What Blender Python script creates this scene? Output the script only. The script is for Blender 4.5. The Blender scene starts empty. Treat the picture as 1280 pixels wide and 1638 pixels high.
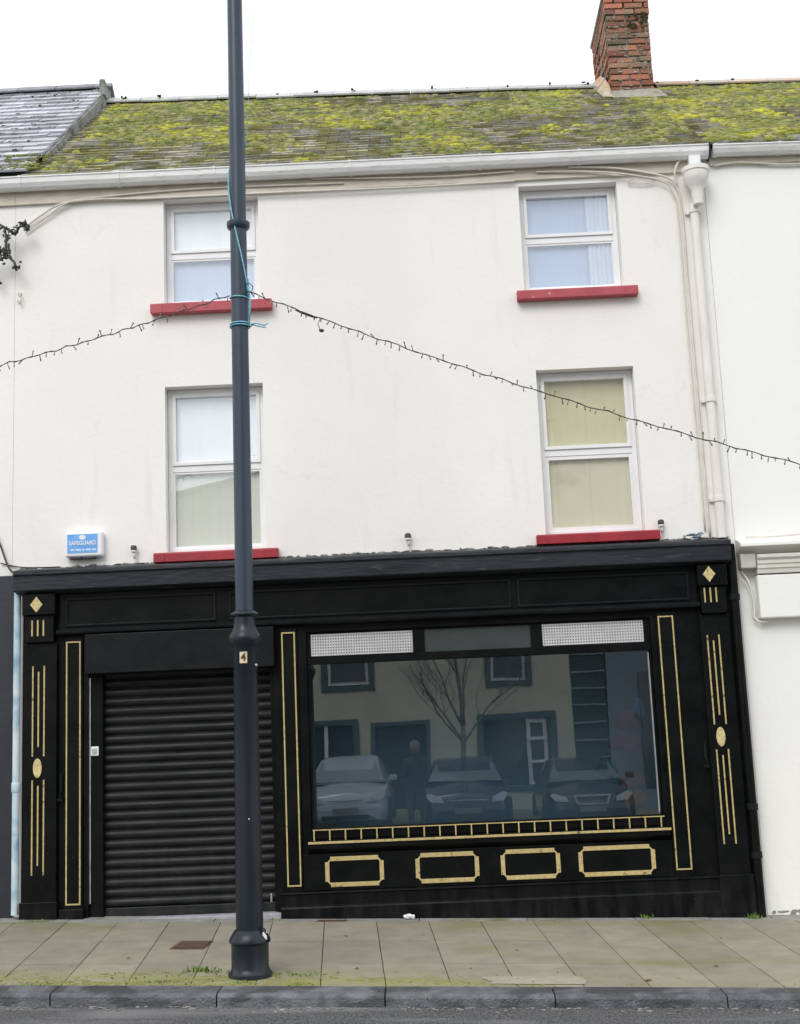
import bpy, bmesh, math, random
from mathutils import Vector, Matrix, noise
random.seed(11)
C = bpy.context.scene.collection
R = math.radians
# ------------------------------------------------------------------ camera
cd = bpy.data.cameras.new('camera'); cam = bpy.data.objects.new('camera', cd); C.objects.link(cam)
cd.sensor_fit = 'VERTICAL'; cd.sensor_height = 36.0; cd.lens = 36.0*2100/1638.0
cd.clip_start = 0.05; cd.clip_end = 2000
p, rl, yw = R(10), R(2.4), R(-1)
fwd = Vector((math.sin(yw)*math.cos(p), math.cos(yw)*math.cos(p), math.sin(p)))
rt = Vector((math.cos(yw), -math.sin(yw), 0)); up = rt.cross(fwd)
up2 = up*math.cos(rl)+rt*math.sin(rl); rt2 = rt*math.cos(rl)-up*math.sin(rl)
m = Matrix((rt2, up2, -fwd)).transposed().to_4x4(); m.translation = Vector((0, -11.6, 1.6))
cam.matrix_world = m
bpy.context.scene.camera = cam
# ------------------------------------------------------------------ world, sun, exposure
SUN_EL, SUN_AZ = R(42), R(200)          # overcast, soft light from behind the camera
W = bpy.data.worlds.new('World'); bpy.context.scene.world = W; W.use_nodes = True
nt = W.node_tree; nt.nodes.clear()
wo = nt.nodes.new('ShaderNodeOutputWorld'); bg = nt.nodes.new('ShaderNodeBackground')
sky = nt.nodes.new('ShaderNodeTexSky'); sky.sky_type = 'NISHITA'; sky.sun_disc = False
sky.sun_elevation = SUN_EL; sky.sun_rotation = SUN_AZ
tc = nt.nodes.new('ShaderNodeTexCoord'); mp = nt.nodes.new('ShaderNodeMapping'); mp.inputs['Scale'].default_value = (1, 1, 3)
nz = nt.nodes.new('ShaderNodeTexNoise'); nz.inputs['Scale'].default_value = 1.6; nz.inputs['Detail'].default_value = 4
cr = nt.nodes.new('ShaderNodeValToRGB')
cr.color_ramp.elements[0].position = .3; cr.color_ramp.elements[0].color = (10.6, 11.0, 11.8, 1)
cr.color_ramp.elements[1].position = .75; cr.color_ramp.elements[1].color = (13.6, 13.6, 13.6, 1)
mx = nt.nodes.new('ShaderNodeMixRGB'); mx.inputs[0].default_value = .86
L = nt.links.new
L(tc.outputs['Generated'], mp.inputs[0]); L(mp.outputs[0], nz.inputs['Vector']); L(nz.outputs[0], cr.inputs[0])
L(sky.outputs[0], mx.inputs[1]); L(cr.outputs[0], mx.inputs[2]); L(mx.outputs[0], bg.inputs[0])
bg.inputs[1].default_value = 0.1; L(bg.outputs[0], wo.inputs[0])
sd = bpy.data.lights.new('sun', 'SUN'); sd.energy = 1.3; sd.angle = R(30); sd.color = (1, .965, .92)
so = bpy.data.objects.new('sun', sd); C.objects.link(so)
sv = Vector((math.sin(SUN_AZ)*math.cos(SUN_EL), math.cos(SUN_AZ)*math.cos(SUN_EL), math.sin(SUN_EL)))
so.rotation_euler = sv.to_track_quat('Z', 'Y').to_euler(); so.location = (0, -20, 30)
vs = bpy.context.scene.view_settings
bpy.context.scene.display_settings.display_device = 'sRGB'
vs.view_transform = 'Standard'; vs.look = 'None'; vs.exposure = 0.29; vs.gamma = 1.0
cy = bpy.context.scene.cycles; cy.max_bounces = 8; cy.transparent_max_bounces = 12

# ------------------------------------------------------------------ materials
MATS = {}
def mat(name, c1, c2=None, rough=.6, scale=8, bump=0.0, bscale=40, detail=5, lo=.35, hi=.65, metal=0, spec=.5,
        stain=None, sscale=2, sstr=(1, 1, 1), slo=.5, shi=.7, attr=None, rvar=0, stretch=(1, 1, 1), coat=0):
    if name in MATS: return MATS[name]
    m = bpy.data.materials.new(name); m.use_nodes = True; t = m.node_tree; n = t.nodes; l = t.links.new
    b = n['Principled BSDF']; b.inputs['Roughness'].default_value = rough; b.inputs['Metallic'].default_value = metal
    b.inputs['Specular IOR Level'].default_value = spec; b.inputs['Coat Weight'].default_value = coat
    tc = n.new('ShaderNodeTexCoord'); mp = n.new('ShaderNodeMapping'); mp.inputs['Scale'].default_value = stretch
    l(tc.outputs['Object'], mp.inputs[0])
    def noi(s, d=detail, vec=None):
        x = n.new('ShaderNodeTexNoise'); x.inputs['Scale'].default_value = s; x.inputs['Detail'].default_value = d
        l((vec or mp).outputs[0], x.inputs['Vector']); return x
    c2 = c2 or tuple(v*.85 for v in c1)
    a = noi(scale); r = n.new('ShaderNodeValToRGB')
    r.color_ramp.elements[0].position = lo; r.color_ramp.elements[0].color = (*c1, 1)
    r.color_ramp.elements[1].position = hi; r.color_ramp.elements[1].color = (*c2, 1)
    l(a.outputs[0], r.inputs[0]); out = r.outputs[0]
    if stain:
        mp2 = n.new('ShaderNodeMapping'); mp2.inputs['Scale'].default_value = sstr; l(tc.outputs['Object'], mp2.inputs[0])
        s = noi(sscale, 6, mp2); sr = n.new('ShaderNodeMapRange'); sr.inputs[1].default_value = slo; sr.inputs[2].default_value = shi
        l(s.outputs[0], sr.inputs[0]); x = n.new('ShaderNodeMixRGB'); l(sr.outputs[0], x.inputs[0]); l(out, x.inputs[1])
        x.inputs[2].default_value = (*stain, 1); out = x.outputs[0]
    if attr:        # per-piece tone stored on the faces (slates, bricks, slabs)
        at = n.new('ShaderNodeAttribute'); at.attribute_name = 'tone'; h = n.new('ShaderNodeMapRange')
        h.inputs[3].default_value = 1-attr; h.inputs[4].default_value = 1+attr; l(at.outputs['Fac'], h.inputs[0])
        x = n.new('ShaderNodeVectorMath'); x.operation = 'SCALE'; l(out, x.inputs[0]); l(h.outputs[0], x.inputs['Scale']); out = x.outputs[0]
    l(out, b.inputs['Base Color'])
    if rvar:
        q = noi(scale*.7, 3); h = n.new('ShaderNodeMapRange'); h.inputs[3].default_value = rough-rvar; h.inputs[4].default_value = rough+rvar
        h.inputs[1].default_value = .3; h.inputs[2].default_value = .7
        l(q.outputs[0], h.inputs[0]); l(h.outputs[0], b.inputs['Roughness'])
    if bump:
        q = noi(bscale, 4); k = n.new('ShaderNodeBump'); k.inputs['Strength'].default_value = bump; k.inputs['Distance'].default_value = .02
        l(q.outputs[0], k.inputs['Height']); l(k.outputs[0], b.inputs['Normal'])
    MATS[name] = m; return m
def glass(name, tint, refl, rough=0.0, wav=0.0):
    m = bpy.data.materials.new(name); m.use_nodes = True; t = m.node_tree; n = t.nodes; l = t.links.new; n.clear()
    o = n.new('ShaderNodeOutputMaterial'); tr = n.new('ShaderNodeBsdfTransparent'); tr.inputs[0].default_value = (*tint, 1)
    g = n.new('ShaderNodeBsdfGlossy'); g.inputs['Roughness'].default_value = rough; g.inputs[0].default_value = (.93, .98, 1, 1)
    f = n.new('ShaderNodeFresnel'); f.inputs[0].default_value = 1.5; a = n.new('ShaderNodeMath'); a.inputs[1].default_value = refl
    geo = n.new('ShaderNodeNewGeometry'); inv = n.new('ShaderNodeMath'); inv.operation = 'SUBTRACT'; inv.inputs[0].default_value = 1; l(geo.outputs['Backfacing'], inv.inputs[1])
    l(f.outputs[0], a.inputs[0]); mu = n.new('ShaderNodeMath'); mu.operation = 'MULTIPLY'; l(a.outputs[0], mu.inputs[0]); l(inv.outputs[0], mu.inputs[1])
    x = n.new('ShaderNodeMixShader'); l(mu.outputs[0], x.inputs[0]); l(tr.outputs[0], x.inputs[1]); l(g.outputs[0], x.inputs[2])
    if wav:
        tcc = n.new('ShaderNodeTexCoord'); q = n.new('ShaderNodeTexNoise'); q.inputs['Scale'].default_value = 1.3
        k = n.new('ShaderNodeBump'); k.inputs['Strength'].default_value = wav; k.inputs['Distance'].default_value = .01
        l(tcc.outputs['Object'], q.inputs['Vector']); l(q.outputs[0], k.inputs['Height']); l(k.outputs[0], g.inputs['Normal'])
    l(x.outputs[0], o.inputs[0]); return m

M_wall = mat('painted_render', (.83, .81, .78), (.80, .78, .745), .85, 1.2, .16, 16, 8, spec=.25, stain=(.69, .665, .62), sscale=2.0, sstr=(3.5, 1, .45), slo=.60, shi=.95)
M_wallR = mat('painted_render_neighbour', (.85, .85, .81), (.83, .825, .79), .85, 1.5, .12, 14, 8, spec=.25, stain=(.72, .72, .67), sscale=3, sstr=(1, 1, .6), slo=.62, shi=.85)
M_eave = mat('cream_eaves_paint', (.66, .61, .52), (.55, .50, .42), .7, 6, .2, 30, stretch=(1, 1, 4))
M_gut = mat('white_gutter_plastic', (.80, .80, .80), (.70, .70, .69), .45, 5, .05, 30, stretch=(1, 3, 8), stain=(.42, .40, .34), sscale=9, sstr=(1, 2, 6), slo=.6, shi=.8)
M_upvc = mat('white_window_plastic', (.82, .82, .83), (.76, .76, .77), .3, 4)
M_red = mat('red_sill_paint', (.36, .018, .030), (.28, .014, .026), .45, 6, .1, 50)
M_redp = mat('faded_red_sill_paint', (.44, .075, .095), (.36, .055, .07), .6, 6, .1, 50)
M_black = mat('black_gloss_paint', (.003, .0035, .0038), (.006, .0065, .007), .40, 5, .12, 14, rvar=.12, spec=.11, stain=(.018, .018, .019), sscale=14, sstr=(1, 1, 3), slo=.66, shi=.82)
M_black2 = mat('black_satin_paint', (.007, .008, .009), (.011, .012, .013), .45, 7, .1, 20, rvar=.1, spec=.13)
M_navy = mat('weathered_sky_sheen_cornice_paint', (.013, .016, .021), (.024, .028, .034), .5, 4, .3, 18, rvar=.12, spec=.35, stretch=(.4, 1, 2), stain=(.10, .10, .10), sscale=7, sstr=(.6, 1, 3), slo=.62, shi=.8)  # sky reflection put into the blue-grey base; scuffs are wear
M_gold = mat('gold_paint', (.55, .44, .20), (.43, .335, .14), .5, 25, .2, 60, spec=.5, stain=(.12, .10, .05), sscale=22, slo=.62, shi=.7)
M_goldp = mat('pale_gold_paint', (.66, .55, .28), (.50, .40, .18), .5, 40, .3, 60, stain=(.22, .16, .07), sscale=45, slo=.6, shi=.68)
M_shut = mat('shutter_steel', (.009, .010, .011), (.017, .018, .019), .46, 9, .06, 30, rvar=.1, spec=.22, stretch=(.5, 1, 2))
M_stone = mat('step_stone', (.36, .36, .39), (.28, .28, .30), .8, 12, .3, 60)
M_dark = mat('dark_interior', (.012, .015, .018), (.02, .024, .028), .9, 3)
M_slate = mat('mossy_roof_slate', (.27, .265, .225), (.42, .41, .37), .85, 9, .5, 40, attr=.33, spec=.2, stain=(.26, .25, .11), sscale=4, slo=.42, shi=.62, stretch=(1, 1, 1))
M_slateL = mat('clean_blue_roof_slate', (.36, .375, .41), (.47, .48, .51), .6, 7, .25, 40, attr=.25, stain=(.20, .22, .16), sscale=6, slo=.6, shi=.72, spec=.25)
M_moss = mat('roof_moss', (.18, .21, .06), (.50, .48, .04), .95, 1.7, .6, 60, lo=.45, hi=.72, attr=.4, spec=.1, stain=(.27, .25, .14), sscale=9, slo=.44, shi=.62)
M_mossd = mat('dark_moss', (.035, .045, .018), (.07, .08, .03), .95, 8, .6, 60, spec=.1)
M_ridge = mat('pale_ridge_tile', (.50, .50, .50), (.38, .39, .38), .7, 9, .3, 40, attr=.12)
M_ridgeO = mat('orange_ridge_tile', (.50, .36, .26), (.42, .40, .36), .7, 2, .3, 40, attr=.15)
M_brick = mat('chimney_brick', (.38, .14, .085), (.27, .115, .08), .9, 14, .8, 50, attr=.4, stain=(.20, .155, .11), sscale=3.2, sstr=(1, 1, 1.2), slo=.44, shi=.62)
M_mortar = mat('mortar', (.27, .25, .21), (.36, .34, .29), .95, 18, .7, 60, stain=(.16, .17, .08), sscale=5, slo=.5, shi=.7)
M_flash = mat('orange_render_flashing', (.48, .29, .15), (.46, .42, .34), .9, 9, .6, 30, stain=(.25, .22, .17), sscale=7, slo=.5, shi=.6)
M_cement = mat('verge_cement', (.30, .30, .29), (.20, .205, .19), .9, 9, .7, 40, stain=(.09, .10, .07), sscale=5, slo=.5, shi=.65)
M_slab = mat('paving_slab', (.295, .268, .205), (.245, .222, .17), .8, 5, .35, 90, attr=.09, stain=(.19, .185, .085), sscale=1.4, sstr=(.5, 1, 1), slo=.53, shi=.72)
M_joint = mat('paving_joint', (.075, .07, .055), (.10, .10, .06), .95, 12, .5, 60)
M_kerb = mat('kerb_granite', (.145, .150, .162), (.080, .083, .092), .65, 10, .7, 60, attr=.12, rvar=.2, stain=(.055, .058, .062), sscale=3.2, sstr=(1, 1, 3), slo=.52, shi=.6)
M_border = mat('border_stone', (.30, .295, .28), (.23, .225, .21), .8, 9, .4, 70, attr=.1, stain=(.15, .155, .07), sscale=3, slo=.56, shi=.7)
M_road = mat('asphalt', (.045, .046, .05), (.17, .17, .17), .75, 70, 1.0, 90, 6, .42, .62, stain=(.20, .20, .20), sscale=1.8, sstr=(.35, 1.6, 1), slo=.52, shi=.66)
M_ground = mat('ground_earth', (.12, .12, .10), (.09, .10, .07), .95, .5)
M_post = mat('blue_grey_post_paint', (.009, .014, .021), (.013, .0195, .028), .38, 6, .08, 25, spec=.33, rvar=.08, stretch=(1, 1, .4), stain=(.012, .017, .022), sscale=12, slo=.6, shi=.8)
M_postu = mat('upper_post_paint', (.025, .040, .064), (.032, .050, .076), .36, 6, .08, 25, spec=.4, rvar=.08, stretch=(1, 1, .4), stain=(.025, .036, .052), sscale=12, slo=.6, shi=.8)  # lighter, bluer tone for the upper shaft and ring
M_rope = mat('blue_rope', (.10, .36, .48), (.26, .55, .66), .7, 60)
M_cable = mat('black_cable', (.035, .035, .03), (.05, .05, .045), .6, 20)
M_bulb = mat('unlit_bulb_plastic', (.10, .10, .085), (.22, .22, .19), .3, 40)
M_cream = mat('painted_cable', (.70, .67, .61), (.60, .56, .49), .6, 8)
M_pipeW = mat('painted_iron_pipe', (.78, .755, .72), (.70, .67, .63), .5, 8, .15, 40, stretch=(1, 1, .3))
M_pipeB = mat('pale_blue_pipe', (.42, .56, .64), (.60, .68, .72), .45, 5, .1, 30, stretch=(1, 1, .5), stain=(.20, .36, .46), sscale=5, slo=.5, shi=.7)
M_galv = mat('bright_metal', (.55, .56, .57), (.40, .41, .42), .35, 12, metal=.6)
M_rust = mat('rusty_iron', (.10, .055, .035), (.16, .09, .06), .8, 30, .5, 80)
M_grass = mat('weed_leaf', (.10, .17, .03), (.17, .24, .05), .7, 8)
M_leaf = mat('dead_leaf', (.16, .09, .04), (.25, .14, .06), .8, 8)
M_white = mat('white_plastic', (.80, .82, .84), (.75, .77, .80), .4, 6)
M_blue = mat('blue_label', (.10, .33, .72), (.16, .42, .80), .5, 12)
M_paper = mat('white_paper', (.85, .85, .85), (.78, .78, .78), .8, 12)
M_shell = mat('pale_alga', (.20, .215, .055), (.25, .245, .10), .9, 9, .3, 60)
G_shop = glass('shop_window_glass', (.66, .74, .78), .155, 0.0, .06)
G_up = glass('upper_window_glass', (.97, .98, .99), .15, 0.0, .05)

def algae(m):
    t = m.node_tree; n = t.nodes; l = t.links.new; b = n['Principled BSDF']; src = b.inputs['Base Color'].links[0].from_socket
    tc = n.new('ShaderNodeTexCoord'); sp = n.new('ShaderNodeSeparateXYZ'); l(tc.outputs['Object'], sp.inputs[0])
    g = n.new('ShaderNodeMapRange'); g.inputs[1].default_value = -2.0; g.inputs[2].default_value = -2.55; l(sp.outputs[1], g.inputs[0])
    gx = n.new('ShaderNodeMapRange'); gx.inputs[1].default_value = .6; gx.inputs[2].default_value = -1.0; gx.inputs[3].default_value = .15; l(sp.outputs[0], gx.inputs[0])
    mp = n.new('ShaderNodeMapping'); mp.inputs['Scale'].default_value = (1, 2.4, 1); l(tc.outputs['Object'], mp.inputs[0])
    q = n.new('ShaderNodeTexNoise'); q.inputs['Scale'].default_value = 2.3; q.inputs['Detail'].default_value = 9; q.inputs['Roughness'].default_value = .65; l(mp.outputs[0], q.inputs['Vector'])
    h = n.new('ShaderNodeMapRange'); h.inputs[1].default_value = .38; h.inputs[2].default_value = .56; l(q.outputs[0], h.inputs[0])
    a = n.new('ShaderNodeMath'); a.operation = 'MULTIPLY'; l(g.outputs[0], a.inputs[0]); l(h.outputs[0], a.inputs[1])
    c = n.new('ShaderNodeMath'); c.operation = 'MULTIPLY'; l(a.outputs[0], c.inputs[0]); l(gx.outputs[0], c.inputs[1])
    x = n.new('ShaderNodeMixRGB'); l(c.outputs[0], x.inputs[0]); l(src, x.inputs[1]); x.inputs[2].default_value = (.27, .29, .06, 1); l(x.outputs[0], b.inputs['Base Color'])
def specks(m, sc, col, lim, amt=1.0, seed=0, cracks=None):
    t = m.node_tree; n = t.nodes; l = t.links.new; b = n['Principled BSDF']; src = b.inputs['Base Color'].links[0].from_socket
    tc = n.new('ShaderNodeTexCoord'); v = n.new('ShaderNodeTexVoronoi'); v.inputs['Scale'].default_value = sc; l(tc.outputs['Object'], v.inputs['Vector'])
    if cracks:
        v.feature = 'DISTANCE_TO_EDGE'
        q0 = n.new('ShaderNodeTexNoise'); q0.inputs['Scale'].default_value = 3; q0.inputs['Detail'].default_value = 8; l(tc.outputs['Object'], q0.inputs['Vector'])
        mxx = n.new('ShaderNodeMixRGB'); mxx.inputs[0].default_value = .45; l(tc.outputs['Object'], mxx.inputs[1]); l(q0.outputs['Color'], mxx.inputs[2]); l(mxx.outputs[0], v.inputs['Vector'])
    h = n.new('ShaderNodeMapRange'); h.inputs[1].default_value = lim; h.inputs[2].default_value = lim*.6; l(v.outputs['Distance'], h.inputs[0])
    q = n.new('ShaderNodeTexNoise'); q.inputs['Scale'].default_value = sc*.35 if not cracks else 1.1; l(tc.outputs['Object'], q.inputs['Vector'])
    k = n.new('ShaderNodeMapRange'); k.inputs[1].default_value = .5; k.inputs[2].default_value = .62; l(q.outputs[0], k.inputs[0])
    a = n.new('ShaderNodeMath'); a.operation = 'MULTIPLY'; l(h.outputs[0], a.inputs[0]); l(k.outputs[0], a.inputs[1])
    a2 = n.new('ShaderNodeMath'); a2.operation = 'MULTIPLY'; l(a.outputs[0], a2.inputs[0]); a2.inputs[1].default_value = amt
    x = n.new('ShaderNodeMixRGB'); l(a2.outputs[0], x.inputs[0]); l(src, x.inputs[1]); x.inputs[2].default_value = (*col, 1); l(x.outputs[0], b.inputs['Base Color'])
algae(M_slab)
specks(M_slab, 9, (.13, .12, .10), .10, .8); specks(M_slab, 14, (.42, .40, .35), .08, .7)
specks(M_kerb, 16, (.32, .33, .34), .10, .8); specks(M_road, 40, (.30, .30, .29), .16, .8)
specks(M_black, 11, (.05, .05, .048), .07, .8); specks(M_navy, 9, (.16, .16, .155), .10, .8); specks(M_black2, 12, (.05, .05, .048), .06, .7)
specks(M_post, 16, (.10, .11, .12), .07, .7); specks(M_red, 14, (.50, .25, .24), .10, .6); specks(M_redp, 12, (.62, .45, .42), .16, .7)
def dusty(m, col, z0, z1, amt):
    t = m.node_tree; n = t.nodes; l = t.links.new; b = n['Principled BSDF']; src = b.inputs['Base Color'].links[0].from_socket
    tc = n.new('ShaderNodeTexCoord'); sp = n.new('ShaderNodeSeparateXYZ'); l(tc.outputs['Object'], sp.inputs[0])
    g = n.new('ShaderNodeMapRange'); g.inputs[1].default_value = z1; g.inputs[2].default_value = z0; l(sp.outputs[2], g.inputs[0])
    mp = n.new('ShaderNodeMapping'); mp.inputs['Scale'].default_value = (5, 5, 1.2); l(tc.outputs['Object'], mp.inputs[0])
    q = n.new('ShaderNodeTexNoise'); q.inputs['Scale'].default_value = 2.5; q.inputs['Detail'].default_value = 8; l(mp.outputs[0], q.inputs['Vector'])
    h = n.new('ShaderNodeMapRange'); h.inputs[1].default_value = .42; h.inputs[2].default_value = .7; h.inputs[4].default_value = amt; l(q.outputs[0], h.inputs[0])
    a = n.new('ShaderNodeMath'); a.operation = 'MULTIPLY'; l(g.outputs[0], a.inputs[0]); l(h.outputs[0], a.inputs[1])
    x = n.new('ShaderNodeMixRGB'); l(a.outputs[0], x.inputs[0]); l(src, x.inputs[1]); x.inputs[2].default_value = (*col, 1); l(x.outputs[0], b.inputs['Base Color'])
dusty(M_black, (.045, .045, .042), .1, .5, .32); dusty(M_shut, (.045, .045, .043), .25, 1.2, .35); dusty(M_post, (.08, .08, .07), .05, .4, .4)
specks(M_wall, 1.1, (.60, .58, .54), .005, .22, cracks=True); specks(M_wall, 5, (.55, .52, .47), .035, .6); specks(M_wallR, 6, (.5, .48, .44), .03, .6)
# ------------------------------------------------------------------ mesh builder
class MB:
    def __init__(s): s.v = []; s.f = []; s.t = []
    def add(s, vs, fs, tone=.5):
        o = len(s.v); s.v += [tuple(a) for a in vs]
        for f in fs: s.f.append(tuple(o+i for i in f)); s.t.append(tone)
        return s
    def box(s, x0, x1, y0, y1, z0, z1, tone=.5):
        v = [(x0,y0,z0),(x1,y0,z0),(x1,y1,z0),(x0,y1,z0),(x0,y0,z1),(x1,y0,z1),(x1,y1,z1),(x0,y1,z1)]
        return s.add(v, [(0,3,2,1),(4,5,6,7),(0,1,5,4),(1,2,6,5),(2,3,7,6),(3,0,4,7)], tone)
    def prism(s, poly, y0, y1):          # poly in (x,z), counter-clockwise seen from -y
        n = len(poly)
        v = [(x, y0, z) for x, z in poly]+[(x, y1, z) for x, z in poly]
        return s.add(v, [tuple(range(n)), tuple(range(2*n-1, n-1, -1))]+[(i, n+i, n+(i+1) % n, (i+1) % n) for i in range(n)])
    def extx(s, prof, x0, x1, closed=True):   # profile in (y,z) run along x
        n = len(prof)
        v = [(x0, y, z) for y, z in prof]+[(x1, y, z) for y, z in prof]
        k = n if closed else n-1
        f = [(i, (i+1) % n, n+(i+1) % n, n+i) for i in range(k)]
        if closed: f += [tuple(range(n-1, -1, -1)), tuple(range(n, 2*n))]
        return s.add(v, f)
    def lathe(s, prof, cx, cy, seg=32, caps=True):   # prof = (r, z)
        v = []; f = []
        for r, z in prof:
            for i in range(seg):
                a = 2*math.pi*i/seg; v.append((cx+r*math.cos(a), cy+r*math.sin(a), z))
        for j in range(len(prof)-1):
            for i in range(seg):
                f.append((j*seg+i, j*seg+(i+1) % seg, (j+1)*seg+(i+1) % seg, (j+1)*seg+i))
        if caps:
            f.append(tuple(range(seg-1, -1, -1))); f.append(tuple((len(prof)-1)*seg+i for i in range(seg)))
        return s.add(v, f)
    def tube(s, pts, r, seg=8):
        pts = [Vector(q) for q in pts]; n = len(pts); rr = r if isinstance(r, (list, tuple)) else [r]*n
        v = []; f = []; pu = None
        for i, q in enumerate(pts):
            d = (pts[min(i+1, n-1)]-pts[max(i-1, 0)]).normalized()
            if pu is None: pu = d.orthogonal().normalized()
            u = (pu-d*pu.dot(d)); u = u.normalized() if u.length > 1e-6 else d.orthogonal().normalized(); pu = u; w = d.cross(u)
            for k in range(seg):
                a = 2*math.pi*k/seg; v.append(q+(u*math.cos(a)+w*math.sin(a))*rr[i])
        for i in range(n-1):
            for k in range(seg):
                f.append((i*seg+k, i*seg+(k+1) % seg, (i+1)*seg+(k+1) % seg, (i+1)*seg+k))
        f.append(tuple(range(seg-1, -1, -1))); f.append(tuple((n-1)*seg+k for k in range(seg)))
        return s.add(v, f)
    def blob(s, c, rx, ry, rz, seg=6, rings=3, jit=.2, tone=.5, nrm=None):
        v = []; f = []
        for j in range(1, rings):
            th = math.pi*j/rings
            for i in range(seg):
                a = 2*math.pi*(i+.5*(j % 2))/seg; q = 1+random.uniform(-jit, jit)
                v.append((c[0]+rx*math.sin(th)*math.cos(a)*q, c[1]+ry*math.sin(th)*math.sin(a)*q, c[2]+rz*math.cos(th)*q))
        t = len(v); v += [(c[0], c[1], c[2]+rz), (c[0], c[1], c[2]-rz)]
        for i in range(seg):
            f.append((t, i, (i+1) % seg)); f.append((t+1, (rings-2)*seg+(i+1) % seg, (rings-2)*seg+i))
        for j in range(rings-2):
            for i in range(seg):
                a, b = j*seg+i, j*seg+(i+1) % seg
                f.append((a, a+seg, b+seg, b))
        return s.add(v, f, tone)
    def build(s, name, m, parent=None, bevel=0, smooth=False, bseg=2):
        me = bpy.data.meshes.new(name); me.from_pydata(s.v, [], s.f); me.update()
        a = me.attributes.new('tone', 'FLOAT', 'FACE'); a.data.foreach_set('value', s.t)
        me.materials.append(m)
        if smooth is True: me.polygons.foreach_set('use_smooth', [True]*len(me.polygons))
        o = bpy.data.objects.new(name, me); C.objects.link(o)
        if bevel:
            b = o.modifiers.new('bevel', 'BEVEL'); b.width = bevel; b.segments = bseg; b.limit_method = 'ANGLE'; b.angle_limit = R(40)
        if smooth == 'auto':
            me.polygons.foreach_set('use_smooth', [True]*len(me.polygons))
            bm = bmesh.new(); bm.from_mesh(me)
            for e in bm.edges:
                if len(e.link_faces) == 2 and e.calc_face_angle(0) > R(38): e.smooth = False
            bm.to_mesh(me); bm.free()
        if parent is not None: attach(o, parent)
        return o
def wloc(o):
    v = Vector(o.location)
    if o.parent: v = o.matrix_parent_inverse @ v; v = wloc(o.parent)+v
    return v
def attach(o, parent):
    o.parent = parent; o.matrix_parent_inverse = Matrix.Translation(-wloc(parent)) if True else None
def empty(name, loc, label, cat, group=None):
    o = bpy.data.objects.new(name, None); o.empty_display_size = .1; o.location = loc; C.objects.link(o)
    return tag(o, label, cat, group)
def tag(o, label=None, cat=None, group=None, kind=None):
    if label: o['label'] = label
    if cat: o['category'] = cat
    if group: o['group'] = group
    if kind: o['kind'] = kind
    return o
def rbox(x0, x1, y0, y1, z0, z1, name, m, par, bevel=.004): return MB().box(x0, x1, y0, y1, z0, z1).build(name, m, par, bevel)
def text_mesh(body, size, loc, m, name, parent, ext=.001, rot=(R(90), 0, 0), sx=1):
    cu = bpy.data.curves.new('t', 'FONT'); cu.body = body; cu.size = size; cu.extrude = ext; cu.align_x = 'CENTER'; cu.align_y = 'CENTER'; cu.offset = size*.02
    to = bpy.data.objects.new('t', cu); C.objects.link(to); bpy.context.view_layer.update()
    me = bpy.data.meshes.new_from_object(to.evaluated_get(bpy.context.evaluated_depsgraph_get()))
    bpy.data.objects.remove(to); me.name = name
    from mathutils import Euler
    me.transform(Matrix.Translation(loc) @ Euler(rot).to_matrix().to_4x4() @ Matrix.Diagonal((sx, 1, 1, 1)))
    me.materials.clear(); me.materials.append(m)
    o = bpy.data.objects.new(name, me); C.objects.link(o); attach(o, parent); return o
def frame_poly(outer, inner, y0, y1, mb=None):      # outline ring between two polygons with equal counts
    mb = mb or MB(); n = len(outer)
    v = [(x, y0, z) for x, z in outer]+[(x, y0, z) for x, z in inner]+[(x, y1, z) for x, z in outer]+[(x, y1, z) for x, z in inner]
    f = []
    for i in range(n):
        j = (i+1) % n
        f += [(i, j, n+j, n+i), (i, 2*n+i, 2*n+j, j), (n+i, n+j, 3*n+j, 3*n+i)]
    return mb.add(v, f)
def rect(x0, x1, z0, z1): return [(x0, z0), (x1, z0), (x1, z1), (x0, z1)]
def ring(x0, x1, z0, z1, t, y0, y1, mb=None): return frame_poly(rect(x0, x1, z0, z1), rect(x0+t, x1-t, z0+t, z1-t), y0, y1, mb)
def wall_holes(x0, x1, z0, z1, holes, y=0, deep=.3, mb=None, zb=None):
    mb = mb or MB()
    xs = sorted(set([x0, x1]+[h[0] for h in holes]+[h[1] for h in holes])); zs = sorted(set([z0, z1]+[h[2] for h in holes]+[h[3] for h in holes]))
    for i in range(len(xs)-1):
        for j in range(len(zs)-1):
            cx, cz = (xs[i]+xs[i+1])/2, (zs[j]+zs[j+1])/2
            if any(h[0] < cx < h[1] and h[2] < cz < h[3] for h in holes): continue
            a, b, c, d = xs[i], xs[i+1], zs[j], zs[j+1]
            mb.add([(a, y, c), (b, y, c), (b, y, d), (a, y, d)], [(0, 1, 2, 3)])
    s = 1 if deep > 0 else -1
    for a, b, c, d in holes:
        v = [(a, y, c), (b, y, c), (b, y, d), (a, y, d), (a, y+deep, c), (b, y+deep, c), (b, y+deep, d), (a, y+deep, d)]
        mb.add(v, [(0, 4, 5, 1), (1, 5, 6, 2), (2, 6, 7, 3), (3, 7, 4, 0)])
    return mb
# ground height in front of the houses: the street runs downhill to the right and falls to the kerb
def gz(x, y): return .146-.0352*x+.05*y
def rz(x, y): return -.0352*x-.055-.004*(-y)     # carriageway

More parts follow.
